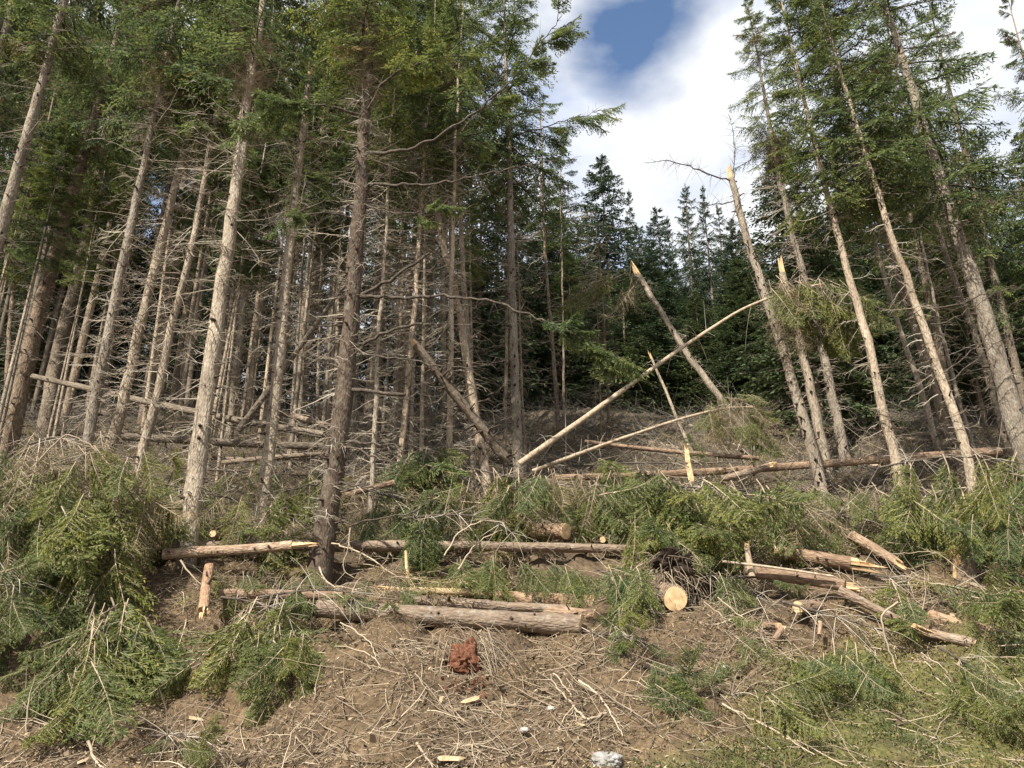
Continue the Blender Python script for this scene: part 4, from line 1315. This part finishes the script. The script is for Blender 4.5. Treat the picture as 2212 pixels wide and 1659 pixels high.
broom(r, 18, 1560, 1660, 865, 945, 16.7, (0.5, 0.9), GREEN, (0.3, -0.15, -0.7), spread=0.4, jit=0.25, seed=4, base=b0)

# fallen tops and heaps of boughs: label, stem points, depths, then bough fields (n, u0, u1, v0, v1, Y, size, lib, direction)
HEAPS = [
    ('large sunlit heap of drooping fallen boughs at the left edge', [(60, 960), (150, 935), (230, 1000), (330, 1130)], [13.6, 13.4, 13.1, 12.9],
     [(34, 0, 330, 960, 1180, 13.1, (0.8, 1.5), GREEN + ARCH + BROWN, (0.25, -0.45, -0.75)), (10, 60, 330, 1170, 1290, 12.4, (0.9, 1.4), ARCH + GREEN, (-0.05, -0.5, -0.8)), (14, 60, 260, 930, 1010, 13.4, (0.8, 1.3), BROWN, (0.3, -0.3, -0.6)), (12, 40, 160, 1050, 1150, 12.8, (0.7, 1.1), LIVE, (0.0, -0.35, -0.85))]),
    ('drooping green bough reaching the bare soil at lower left', [(245, 1310), (215, 1400), (190, 1500)], [11.9, 11.4, 11.0],
     [(15, 190, 280, 1290, 1370, 11.6, (1.1, 1.6), GREEN + ARCH + BROWN, (-0.12, -0.55, -0.75)), (12, 130, 230, 1380, 1540, 11.0, (0.7, 1.1), GREEN + LIVE, (-0.1, -0.55, -0.75)), (9, 270, 330, 1330, 1420, 11.7, (0.5, 0.8), LIVE, (0.35, -0.3, -0.7))]),
    ('dark green branch tips hanging in at the left picture edge', [(-60, 1220), (20, 1240), (50, 1290)], [12.0, 11.9, 11.8],
     [(10, -40, 40, 1230, 1330, 11.8, (0.6, 1.0), LIVE + GREEN, (0.1, -0.4, -0.8))]),
    ('fallen spruce top spreading over the bank below the orange stake', [(478, 1290), (560, 1300), (650, 1340)], [12.4, 12.1, 11.9],
     [(16, 480, 620, 1285, 1370, 11.9, (0.9, 1.4), GREEN + ARCH + BROWN[:2], (0.25, -0.5, -0.7)), (8, 560, 680, 1360, 1460, 11.4, (0.6, 0.9), GREEN, (0.2, -0.4, -0.6))]),
    ('green boughs fallen between the broad trunk and main spruce', [(330, 1040), (420, 1060), (560, 1090), (660, 1130)], [14.9, 14.9, 14.8, 14.6],
     [(14, 320, 420, 1040, 1130, 14.7, (0.8, 1.3), GREEN, (0.1, -0.5, -0.6)), (12, 470, 670, 1060, 1180, 14.6, (0.7, 1.2), GREEN + BROWN, (0.1, -0.5, -0.55))]),
    ('green sprays arching over the foot of the main spruce', [(560, 1290), (680, 1270), (800, 1285)], [12.5, 12.4, 12.3],
     [(9, 600, 720, 1265, 1300, 12.4, (0.5, 0.8), GREEN + LIVE, (0.5, -0.45, -0.35)), (9, 720, 880, 1280, 1310, 12.4, (0.4, 0.7), LIVE, (0.4, -0.5, -0.35))]),
    ('dark green branch pile behind the slim poles right of main spruce', [(860, 1000), (910, 960), (960, 1050)], [16.6, 16.5, 16.2],
     [(16, 850, 960, 960, 1060, 16.3, (0.8, 1.4), LIVE, (0.1, -0.4, -0.7))]),
    ('deep green fallen crown draped over the middle of the long log', [(1010, 1010), (1150, 1040), (1300, 1050), (1430, 1060)], [15.7, 15.4, 15.2, 15.2],
     [(18, 1000, 1120, 1010, 1090, 15.3, (0.9, 1.5), ARCH + BROWN, (0.05, -0.35, -0.8)), (28, 1090, 1420, 1010, 1100, 15.1, (0.9, 1.4), LIVE + GREEN + ARCH + BROWN, (0.1, -0.4, -0.75))]),
    ('dark boughs hanging from the mid log towards the front logs', [(870, 1120), (960, 1110), (1060, 1115), (1130, 1170)], [13.9, 13.7, 13.6, 13.5],
     [(6, 885, 925, 1105, 1170, 13.5, (0.6, 0.9), LIVE, (0.0, -0.05, -1.0)), (11, 965, 1130, 1190, 1235, 13.5, (0.45, 0.7), LIVE + ARCH, (-0.1, -0.3, -0.8)), (10, 1110, 1260, 1205, 1265, 13.4, (0.45, 0.7), LIVE + GREEN, (0.3, -0.35, -0.6)), (12, 480, 700, 1215, 1275, 13.2, (0.4, 0.7), GREEN + BROWN + LIVE, (0.2, -0.4, -0.5)), (8, 760, 960, 1225, 1275, 13.3, (0.35, 0.6), BROWN + LIVE, (0.2, -0.4, -0.5))]),
    ('wide bright green fallen crown right of the clearing centre', [(1370, 1060), (1480, 1050), (1600, 1060), (1710, 1130)], [15.2, 14.9, 14.7, 14.4],
     [(40, 1370, 1660, 1000, 1110, 14.6, (1.0, 1.8), GREEN + ARCH, (0.25, -0.45, -0.6)), (20, 1340, 1660, 1110, 1200, 14.0, (0.9, 1.4), LIVE + GREEN, (0.15, -0.5, -0.6)), (8, 1640, 1740, 1070, 1150, 14.4, (0.8, 1.2), BROWN, (0.3, -0.4, -0.6))]),
    ('fallen green crown at the right edge below the leaning trunks', [(1900, 1010), (2020, 985), (2150, 990), (2250, 1010)], [15.0, 14.6, 14.4, 14.3],
     [(30, 1890, 2230, 975, 1090, 14.4, (0.9, 1.6), GREEN + ARCH + BROWN, (0.0, -0.45, -0.7)), (18, 1900, 2230, 1110, 1220, 14.0, (0.8, 1.3), LIVE, (0.0, -0.4, -0.75))]),
    ('dark green brush hanging below the yellow spear tipped stem', [(1690, 1300), (1800, 1330), (1930, 1370)], [12.5, 12.1, 11.9],
     [(15, 1690, 1900, 1330, 1420, 11.8, (0.6, 1.05), LIVE + GREEN, (0.15, -0.45, -0.7)), (7, 1720, 1880, 1400, 1450, 11.4, (0.5, 0.8), LIVE, (0.0, -0.5, -0.5)), (8, 1850, 1990, 1290, 1350, 12.3, (0.6, 0.9), LIVE, (0.3, -0.4, -0.6))]),
    ('flattened green boughs between the orange logs and right edge', [(1880, 1240), (1990, 1260), (2130, 1300)], [13.4, 13.1, 12.9],
     [(24, 1860, 2150, 1215, 1310, 13.0, (0.8, 1.3), GREEN + LIVE, (0.25, -0.5, -0.45)), (10, 2100, 2240, 1290, 1400, 12.3, (0.7, 1.1), GREEN + BROWN, (0.1, -0.5, -0.5))]),
    ('green slash between the round log end and the orange log', [(1500, 1230), (1590, 1260), (1700, 1330)], [13.0, 12.8, 12.4],
     [(20, 1490, 1700, 1200, 1300, 12.8, (0.6, 1.0), LIVE + GREEN, (0.2, -0.5, -0.5)), (9, 1540, 1700, 1300, 1380, 12.1, (0.5, 0.8), GREEN + BROWN, (0.2, -0.5, -0.4))]),
    ('low green branch lying along the bank above the mossy patch', [(1390, 1440), (1520, 1480), (1680, 1540)], [11.3, 11.0, 10.6],
     [(6, 1380, 1500, 1430, 1480, 11.2, (0.4, 0.7), LIVE, (0.6, -0.5, -0.2)), (7, 1500, 1690, 1470, 1540, 10.9, (0.4, 0.7), GREEN + LIVE, (0.6, -0.5, -0.25))]),
    ('green boughs strewn on the bank at the lower right edge', [(2030, 1400), (2120, 1450), (2230, 1520)], [11.7, 11.3, 11.0],
     [(9, 2000, 2230, 1400, 1480, 11.3, (0.6, 0.9), GREEN + BROWN, (0.1, -0.5, -0.35)), (6, 2080, 2230, 1480, 1560, 10.9, (0.4, 0.7), GREEN, (0.1, -0.5, -0.3))]),
    ('green and brown brush filling the upper clearing under the slanting stems', [(1150, 1010), (1350, 1000), (1600, 1000)], [17.0, 16.9, 16.9],
     [(20, 1130, 1620, 975, 1040, 16.8, (0.7, 1.2), GREEN + BROWN + BROWN, (0.1, -0.5, -0.4))]),
    ('twiggy brush round the foot of the brightest leaning trunk', [(1690, 1090), (1790, 1110), (1900, 1130)], [15.6, 15.3, 15.2],
     [(24, 1680, 1900, 1040, 1170, 15.3, (0.6, 1.1), BROWN + BROWN + GREEN, (0.1, -0.5, -0.45))]),
    ('olive brush behind the broad seamed trunk and snapped trunk', [(380, 1010), (540, 1020), (700, 1030)], [16.4, 16.3, 16.2],
     [(18, 370, 720, 1000, 1070, 16.2, (0.6, 1.1), GREEN + BROWN + BROWN, (0.1, -0.5, -0.45))]),
    ('tangled brush between main spruce and the crossing pair', [(740, 1040), (860, 1080), (1000, 1080)], [15.2, 15.0, 15.0],
     [(18, 740, 1010, 1050, 1150, 15.0, (0.6, 1.1), LIVE + BROWN + BROWN, (0.1, -0.5, -0.5))]),
    ('green boughs flattened on the bank left of the round log end', [(1290, 1230), (1360, 1260), (1420, 1290)], [13.5, 13.3, 13.0],
     [(20, 1290, 1410, 1215, 1320, 13.0, (0.6, 1.0), GREEN + LIVE, (0.0, -0.55, -0.45))]),
    ('small green sprig lying on soil left of centre bottom', [(320, 1590), (380, 1580), (440, 1600)], [10.3, 10.3, 10.2],
     [(6, 330, 450, 1570, 1620, 10.3, (0.35, 0.55), GREEN, (0.4, -0.6, 0.0))]),
    ('low green sprays beside the near end of the largest log', [(1240, 1360), (1290, 1370), (1400, 1380)], [12.2, 12.1, 12.0],
     [(6, 1230, 1400, 1350, 1390, 12.0, (0.35, 0.55), LIVE, (0.4, -0.6, -0.15)), (12, 1280, 1430, 1240, 1320, 12.8, (0.6, 1.0), GREEN + LIVE, (0.1, -0.5, -0.5))]),
    ('brown boughs hanging from the torn tip of the steep leaning pole', [(1380, 600), (1330, 590), (1280, 620)], [22.3, 22.2, 22.1],
     [(9, 1280, 1380, 590, 630, 22.2, (0.8, 1.3), BROWN + GREEN[:2], (-0.5, -0.1, -0.5))]),
]
for k, (lab, pts, Ys, fields) in enumerate(HEAPS):
    r, b0 = stem_thing(lab, pts, Ys, 0.02, 0.008, name='bough_heap', cat='fallen branches', twigs=40, stubs=8, mat='limb')
    for j, (n, u0, u1, v0, v1, Y, size, lib, d) in enumerate(fields):
        broom(r, int(n * 1.75), u0, u1, v0, v1, Y, (size[0] * 1.1, size[1] * 1.15), lib, (d[0], d[1] - 0.12, d[2]), spread=0.36, jit=0.3, seed=900 + 10 * k + j, base=b0, free='hanging from the mid log' in lab)

g = np.random.default_rng(51)
POLES = []
for k in range(20):
    u0 = [1180, 1500, 1750, 300, 820][k % 5] + g.uniform(-100, 150)
    v0 = g.uniform(905, 1000)
    du = g.uniform(120, 330)
    h_ = hit(u0, v0)
    o = log('thin fallen pole in the tangle of brush on the upper slope', (u0, v0), (u0 + du, v0 + g.normal(0, 30)), g.uniform(6, 11), g.uniform(4, 8), Y0=h_[1] - 0.3, Y1=h_[1] - 0.3 + g.normal(0, 0.4), mat=['bark_log', 'bark_far', 'pale_limb'][k % 3], stubs=18, name='fallen_pole', cat='pole', stub_len=(0.05, 0.4))
    o['group'] = 'fallen poles on the upper slope'
    POLES.append((u0 + du / 2, o))
for k, (_, o) in enumerate(sorted(POLES, key=lambda q: q[0])):
    o['label'] = f'{ORD[k]} from left of the thin fallen poles tangled on the upper slope'

# ---------------------------------------------------------------- pale fallen branches one can pick out
STICKS = [
    ('pale crooked dead branch bent over the bare soil in the middle', [(1310, 1545), (1270, 1560), (1195, 1475), (1190, 1455)], 10.6, 0.018),
    ('long thin pale branch crossing the soil right of the crooked one', [(1195, 1455), (1235, 1500), (1245, 1560)], 10.9, 0.012),
    ('pale root like branch curving down the bank right of the soil mound', [(1250, 1470), (1300, 1520), (1345, 1590)], 10.6, 0.014),
    ('long weathered stick lying aslant below the green branch on the bank', [(1560, 1520), (1650, 1570), (1760, 1630)], 10.2, 0.014),
    ('two pale sticks side by side sliding down the lower right bank', [(1700, 1590), (1770, 1625), (1830, 1655)], 9.8, 0.012),
    ('pale branch under the front logs pointing left', [(735, 1345), (800, 1385), (812, 1430)], 11.8, 0.013),
    ('dead branch leaning out of the slash right of the spear tip', [(1940, 1300), (1900, 1330), (1930, 1440), (1980, 1500)], 11.6, 0.016),
    ('forked grey twig standing on the bank below the spear tip', [(1990, 1410), (2050, 1450), (2060, 1480)], 11.2, 0.011),
    ('long arching dead branch over the log left of centre', [(960, 1200), (990, 1150), (1050, 1120), (1090, 1130)], 13.3, 0.014),
    ('second arching dead branch, lower, over the same log', [(990, 1230), (1030, 1170), (1085, 1145)], 13.2, 0.016),
    ('pale curved branch hooking down beside the main trunk foot', [(757, 1140), (752, 1190), (737, 1230), (765, 1248)], 13.0, 0.014),
    ('bent pale branch dropping from the mid log at far left', [(390, 1210), (410, 1240), (440, 1268)], 12.8, 0.016),
    ('long curved branch rising over the slash at the left edge', [(70, 1010), (140, 935), (200, 960), (250, 1060)], 13.0, 0.014),
    ('dark curved branch on soil between left heap and stake', [(240, 1290), (255, 1330), (300, 1365)], 11.9, 0.016),
    ('pale broken stick stuck upright in the soil at lower left', [(57, 1580), (62, 1500), (75, 1470)], 10.4, 0.012),
    ('thick broken stick at the bottom edge left of centre', [(190, 1600), (205, 1640), (225, 1670)], 9.8, 0.02),
    ('brown stick lying at the bottom edge near the centre', [(900, 1605), (930, 1650), (945, 1670)], 9.7, 0.016),
    ('pale stick lying right of the big round log end', [(1520, 1300), (1580, 1345), (1640, 1385)], 12.0, 0.012),
    ('second pale stick beside it with a kinked tip', [(1550, 1290), (1600, 1330), (1665, 1390)], 12.1, 0.014),
    ('thin leafless branch arching above the right fallen crown', [(2150, 1290), (2020, 1190), (1900, 1200)], 13.4, 0.012),
]
for lab, pts, Y, rr in STICKS:
    P = px_path(pts, [clear(*p_, Y, rr) for p_ in pts])
    gz = np.array([max(p[2], float(G(p[0], p[1])) + rr * 0.6) for p in P])
    P[:, 2] = gz
    base = P[0].copy()
    P, q = resample(P - base, 0.08)
    sd = nseed()
    g = np.random.default_rng(sd)
    P[1:-1] += g.normal(0, 0.008, P[1:-1].shape)
    b = MB()
    b.tubes(P[None], np.interp(q, [0, q[-1]], [rr, rr * 0.45])[None], 6, tint=g.uniform(0.6, 0.9), cap=True)
    m = 7
    i = g.integers(1, len(P) - 1, m)
    dd = unit(unit(P[i] - P[i - 1]) + g.normal(0, 0.6, (m, 3)))
    t4 = np.array([0, 0.4, 0.75, 1.0])
    Q = P[i][:, None] + dd[:, None] * (g.uniform(0.08, 0.35, m)[:, None] * t4)[:, :, None]
    b.tubes(Q, rr * 0.4 * (1 - 0.6 * t4)[None], 3, tint=0.7)
    tag(link('dead_branch', b.mesh('dead_branch', ['stick']), None, tuple(base)), lab, 'branch')


# ---------------------------------------------------------------- stump, root clump, rotten wood, rocks, chips
def lump(name, label, cat, c, size, mat, seed, rough=0.35, sub=3):
    import bmesh
    bm = bmesh.new()
    bmesh.ops.create_icosphere(bm, subdivisions=sub, radius=1.0)
    g = np.random.default_rng(seed)
    o = g.uniform(0, 50, 3)
    for v in bm.verts:
        p = v.co
        n = vnoise(p.x * 1.7 + o[0] + p.z, p.y * 1.7 + o[1], seed) + 0.6 * vnoise(p.x * 4 + o[1], p.z * 4 + p.y + o[2], seed + 1) + 0.35 * vnoise(p.y * 9 + o[1], p.z * 9 + p.x + o[2], seed + 2)
        v.co = p * (1 + rough * float(n))
        v.co.x *= size[0]
        v.co.y *= size[1]
        v.co.z *= size[2]
    me = bpy.data.meshes.new(name)
    bm.to_mesh(me)
    bm.free()
    me.materials.append(M[mat])
    a = me.attributes.new('tint', 'FLOAT', 'POINT')
    ob = link(name, me, None, tuple(c))
    if label:
        tag(ob, label, cat)
    return ob


h = hit(1313, 1645)
lump('rock', 'pale quartz rock at the bottom edge right of centre', 'rock', h + np.array([0, 0, -0.02]), (0.17, 0.14, 0.10), 'rock', 3, 0.5, 4)
for k, (u, v, s, lab) in enumerate([(1190, 1537, 0.05, 'small round pebble above the pale quartz rock'), (1566, 1448, 0.06, 'pale pebble on the bank below the green slash'), (1133, 1585, 0.05, 'little stone on the soil left of the quartz rock')]):
    h = hit(u, v)
    lump('pebble', lab, 'stone', h + np.array([0, 0, 0.02]), (s, s * 0.8, s * 0.6), 'pebble', 20 + k, 0.3, 3)

h = hit(1000, 1455)
rs = lump('rotten_stump', 'crumbling red rotten stump below the largest front log', 'stump', h + np.array([0, 0.05, 0.14]), (0.19, 0.17, 0.25), 'rot', 9, 0.75, 4)
g = np.random.default_rng(77)
b = MB()
n = 240
a = g.uniform(-0.9, 3.0, n)
p = np.stack([0.30 * np.cos(a), 0.26 * np.sin(a), g.uniform(-0.1, 0.42, n)], 1) * g.uniform(0.7, 1.3, (n, 1))
d = unit(p * np.array([1, 1, 0.2]) + g.normal(0, 0.25, (n, 3)) + np.array([0.4, 0, -0.25]))
t4 = np.array([0, 0.35, 0.7, 1.0])
Q = p[:, None] + d[:, None] * (g.uniform(0.2, 0.65, n)[:, None] * t4)[:, :, None]
Q[:, :, 2] -= (0.35 * t4 ** 2)[None]
b.tubes(Q, 0.006 * (1 - 0.6 * t4)[None], 3, tint=g.uniform(0.2, 0.9, n))
o = link('twigs', b.mesh('twigs', ['stick']), rs)
o['kind'] = 'stuff'
b = MB()
n = 70
p = g.normal(0, 1, (n, 3)) * np.array([0.16, 0.12, 0.05])
b.kites(p, g.normal(0, 1, (n, 3)), g.uniform(0.04, 0.13, n), g.uniform(0.02, 0.06, n), 0.5)
h = hit(1003, 1492)
tag(link('rotten_wood_crumbs', b.mesh('rotten_wood_crumbs', ['rot']), None, tuple(h + np.array([0, 0, 0.05]))), 'pile of bright red rotten wood crumbs on the soil', 'wood crumbs')

h = at(1455, 1222, 13.0)
rc = lump('root_clump', 'dark earthy root clump above the big round log end', 'root clump', h, (0.30, 0.26, 0.22), 'earth', 14, 1.0, 4)
lump('hollow_shade_lump', 'dark lump standing in for the shaded hollow right of the big round log end', 'earth', at(1535, 1290, clear(1535, 1290, 13.3, 0.0) + 0.25), (0.36, 0.16, 0.36), 'earth', 31, 0.7, 4)  # added lump; its dark colour stands for shade in the hollow
b = MB()
n = 130
a = g.uniform(0, 6.283, n)
p = np.stack([0.3 * np.cos(a), 0.25 * np.sin(a), g.uniform(-0.2, 0.2, n)], 1)
d = unit(p + g.normal(0, 0.2, (n, 3)) + np.array([0.1, -0.1, -0.1]))
Q = p[:, None] + d[:, None] * (g.uniform(0.15, 0.55, n)[:, None] * t4)[:, :, None]
Q[:, :, 2] -= (g.uniform(0, 0.4, n))[:, None] * t4 ** 2
b.tubes(Q, 0.007 * (1 - 0.7 * t4)[None], 3, tint=g.uniform(0.1, 0.8, n))
o = link('roots', b.mesh('roots', ['stick']), rc)
o['kind'] = 'stuff'

h = hit(2085, 1258)
P = np.array([[0, 0, -0.2], [0, 0, 0.1], [0.02, 0, 0.35], [0.03, 0, 0.5]])
st = link('snapped_stump', trunk_mesh(P, np.array([0.24, 0.2, 0.18, 0.15]), 5, mats=('bark_dark', 'knot'), stubs=8, cap=True), None, tuple(h))
tag(st, 'splintered dark stump with one tall yellow shard near the right edge', 'stump')
link('splintered_end', splinters(71, 0.17, 0.42, 9), st, (0.0, 0, 0.4), aim((-0.25, 0, 1)))
link('shard', splinters(72, 0.12, 0.75, 2, center=0.3), st, (-0.14, -0.05, 0.15), aim((0.12, -0.1, 1)))
h = hit(1490, 1030)
tag(link('wood_shard', splinters(75, 0.10, 0.75, 3, center=0.3), None, tuple(at(1490, 1022, 16.9)), aim((-0.12, 0, 1))), 'tall orange wood shard standing in front of the long pale log', 'wood shard')

CHIPS = [(945, 1430, 0.34, 'long yellow wood slab beside the red rotten stump'), (905, 1440, 0.2, 'small yellow chip left of the wood slab'), (975, 1645, 0.30, 'bright yellow wood chip at the bottom edge of the picture'), (1015, 1518, 0.24, 'flat pale chip below the red crumbs'),
         (665, 1395, 0.2, 'pale chip on the soil below the green sprays'), (425, 1560, 0.22, 'thin orange bark chip on the soil at lower left'), (60, 1600, 0.24, 'pale wood strip at the lower left corner'), (1540, 1545, 0.18, 'pale chip beside the mossy patch'), (1255, 1575, 0.14, 'small pale chip left of the quartz rock')]
for k, (u, v, s, lab) in enumerate(CHIPS):
    h = hit(u, v)
    b = MB()
    g = np.random.default_rng(600 + k)
    t4_ = np.array([0, 0.15, 0.8, 1.0])
    P = np.stack([t4_ * s - s / 2, 0.04 * s * g.normal(size=4), 0.02 * s * g.normal(size=4)], 1)
    sq = np.broadcast_to(1 + 0.6 * np.cos(2 * np.arange(6) * math.pi / 3 + 0.4), (1, 4, 6))
    b.tubes(P[None], np.array([[0.25, 1.0, 0.8, 0.1]]) * s * 0.13, 6, tint=0.5, smooth=False, cap=True, wob=sq)
    tag(link('wood_chip', b.mesh('wood_chip', ['chip']), None, tuple(h + np.array([0, 0, 0.03])), frame((g.normal(), -0.8 * g.random(), 0.2 * g.normal() - 0.2), (0, -0.4, 1))), lab, 'wood chip')

# ---------------------------------------------------------------- uncountable ground debris
g = np.random.default_rng(8)


def scatter(n, y0, y1, power=1.0, half=0.70):
    y = y0 + (y1 - y0) * g.random(n) ** power
    x = g.uniform(-1, 1, n) * y * half
    return x, y


def stuff(name, b, mats):
    o = link(name, b.mesh(name, mats))
    o['kind'] = 'stuff'
    return o


# needle litter and bark crumbs on the bare bank
b = MB()
n = 150000
x, y = scatter(n, 8.3, 14.0, 1.0)
keep = (g.random(n) > moss_amount(x, y) * 1.2) & (g.random(n) < np.clip(0.5 + 1.7 * vnoise(x / 0.9, y / 0.9, 61) + 0.8 * vnoise(x / 0.3, y / 0.3, 62), 0.08, 1))
x, y = x[keep], y[keep]
n = len(x)
d = unit(np.stack([g.normal(0, 1, n), g.normal(0, 0.9, n), g.normal(0.3, 0.45, n)], 1))
ln = g.uniform(0.015, 0.075, n)
b.kites(np.stack([x, y, G(x, y) + g.uniform(-0.01, 0.025, n)], 1), d, ln, ln * g.uniform(0.1, 0.4, n), np.clip(g.normal(0.5, 0.25, n), 0, 1))
stuff('needle_litter', b, ['litter'])

# thin fallen twigs, curved, some standing proud of the slope
b = MB()
for n, y0, y1, l0, l1, rr, hh, lift in ((15000, 8.4, 14, 0.10, 0.5, 0.0033, 0.04, 0.18), (3600, 8.4, 14, 0.4, 1.3, 0.006, 0.08, 0.2), (240, 8.4, 13.5, 0.5, 1.5, 0.011, 0.05, 0.1), (7000, 12.3, 19, 0.25, 1.0, 0.005, 0.35, 0.45), (4500, 16.5, 24, 0.5, 1.5, 0.0075, 0.6, 0.6)  ):
    x, y = scatter(n, y0, y1, 0.9)
    keep = (g.random(n) > moss_amount(x, y) * 0.9) & (g.random(n) < np.clip(0.55 + 1.9 * vnoise(x / 1.1, y / 1.1, 63), 0.1, 1))
    x, y = x[keep], y[keep]
    n = len(x)
    az = g.uniform(0, 6.283, n)
    d = np.stack([np.cos(az), np.sin(az), g.normal(0, lift, n)], 1)
    d[:, 2] += d[:, 1] * 0.5
    d = unit(d)
    ln = g.uniform(l0, l1, n) * g.uniform(0.5, 1, n)
    t = np.linspace(0, 1, 6)
    p0 = np.stack([x, y, G(x, y) + g.uniform(0, 1, n) ** 2 * hh], 1)
    P = p0[:, None] + d[:, None] * (ln[:, None] * t)[:, :, None]
    bend = g.normal(0, 0.22, (n, 3))
    P += bend[:, None] * (ln[:, None] * t ** 2)[:, :, None]
    P += g.normal(0, 0.012, P.shape) * ln[:, None, None]
    gz = G(P[:, :, 0], P[:, :, 1], False)
    P[:, :, 2] = np.maximum(P[:, :, 2], gz - 0.02)
    b.tubes(P, (rr * g.uniform(0.6, 1.7, n))[:, None] * (1 - 0.6 * t)[None], 3, tint=np.clip(g.normal(0.55, 0.22, n), 0, 1))
stuff('fallen_twigs', b, ['stick'])

# grey dead brush on the upper slope
b = MB()
n = 8000
x, y = scatter(n, 17.5, 38, 1.0)
az = g.uniform(0, 6.283, n)
d = unit(np.stack([np.cos(az), np.sin(az), np.abs(g.normal(0.2, 0.5, n))], 1))
ln = g.uniform(0.5, 1.8, n)
t = np.linspace(0, 1, 5)
p0 = np.stack([x, y, G(x, y, False)], 1)
P = p0[:, None] + d[:, None] * (ln[:, None] * t)[:, :, None] + g.normal(0, 0.25, (n, 1, 3)) * (ln[:, None] * t ** 2)[:, :, None]
P[:, :, 2] = np.maximum(P[:, :, 2], G(P[:, :, 0], P[:, :, 1], False))
b.tubes(P, (0.010 * g.uniform(0.5, 1.5, n))[:, None] * (1 - 0.6 * t)[None], 3, tint=np.clip(g.normal(0.4, 0.2, n), 0, 1))
stuff('dead_brush', b, ['dead_shade'])

# dark clods and bark flakes torn up on the bank
b = MB()
n = 1200
x, y = scatter(n, 8.3, 13.6, 1.0)
d = unit(np.stack([g.normal(0, 1, n), g.normal(0, 1, n), g.normal(0.2, 0.4, n)], 1))
ln = g.uniform(0.04, 0.15, n)
b.kites(np.stack([x, y, G(x, y) + g.uniform(0, 0.03, n)], 1), d, ln, ln * g.uniform(0.3, 0.8, n), np.clip(g.normal(0.45, 0.25, n), 0, 1), mid=0.5)
stuff('bark_debris', b, ['litter'])

# slash of green and brown branch ends between the logs
b = MB()
SL = [bough_arrays(500 + i, n_side=26, step=0.026, klen=0.065, kwid=0.014, droop=0.3 + 0.2 * i, hang=0.35 + 0.1 * i, spread=0.42) for i in range(4)]
for k in range(900):
    yy = 12.6 + 14.5 * g.random() ** 1.15
    xx = g.uniform(-1, 1) * yy * 0.68
    if abs(xx - 1.2) < 2.4 and yy < 13.2:
        continue
    s = g.uniform(0.5, 1.3)
    c_ = np.array([xx, yy, float(G(xx, yy)) + g.uniform(0.05, 0.4)])
    az_ = g.uniform(0, 6.28)
    if hides(c_) or hides(c_ + 0.6 * s * np.array([math.cos(az_), math.sin(az_), 0])):
        continue
    put_bough(b, SL[k % 4], rot(az_, g.normal(-0.05, 0.35), g.normal(0, 0.5)), s, c_, dt=g.normal(0.1, 0.2), mat_n=0 if g.random() < (0.62 if yy < 16 else 0.3) else 2, rstem=0.007)
stuff('branch_slash', b, ['needle_slash', 'pale_limb', 'needle_brown'])

# bilberry and moss on the right of the bank
b = MB()
n = 90000
x, y = scatter(n, 8.3, 13.2, 1.0)
keep = g.random(n) < moss_amount(x, y) * 2.0 * np.clip(0.8 + 1.6 * vnoise(x / 0.5, y / 0.5, 95), 0.1, 1)
x, y = x[keep], y[keep]
n = len(x)
hh = 0.22 * np.clip(0.5 + 1.5 * vnoise(x / 0.45, y / 0.45, 90), 0.06, 1.2)
z = G(x, y) + g.random(n) * hh
d = unit(g.normal(0, 1, (n, 3)) + np.array([0, -0.2, 0.5]))
patch = np.clip(0.5 + 0.9 * vnoise(x / 0.9, y / 0.9, 91) + 0.4 * vnoise(x / 0.25, y / 0.25, 92), 0, 1)
ln = g.uniform(0.025, 0.055, n)
b.kites(np.stack([x, y, z], 1), d, ln, ln * g.uniform(0.35, 0.65, n), np.clip(patch + g.normal(0, 0.15, n), 0, 1))
m = n // 8
b.kites(np.stack([x[:m], y[:m], G(x[:m], y[:m])], 1), unit(g.normal(0, 0.35, (m, 3)) + np.array([0, 0, 1])), hh[:m] * 1.3, 0.006, 0.95)
stuff('bilberry_cover', b, ['shrub'])
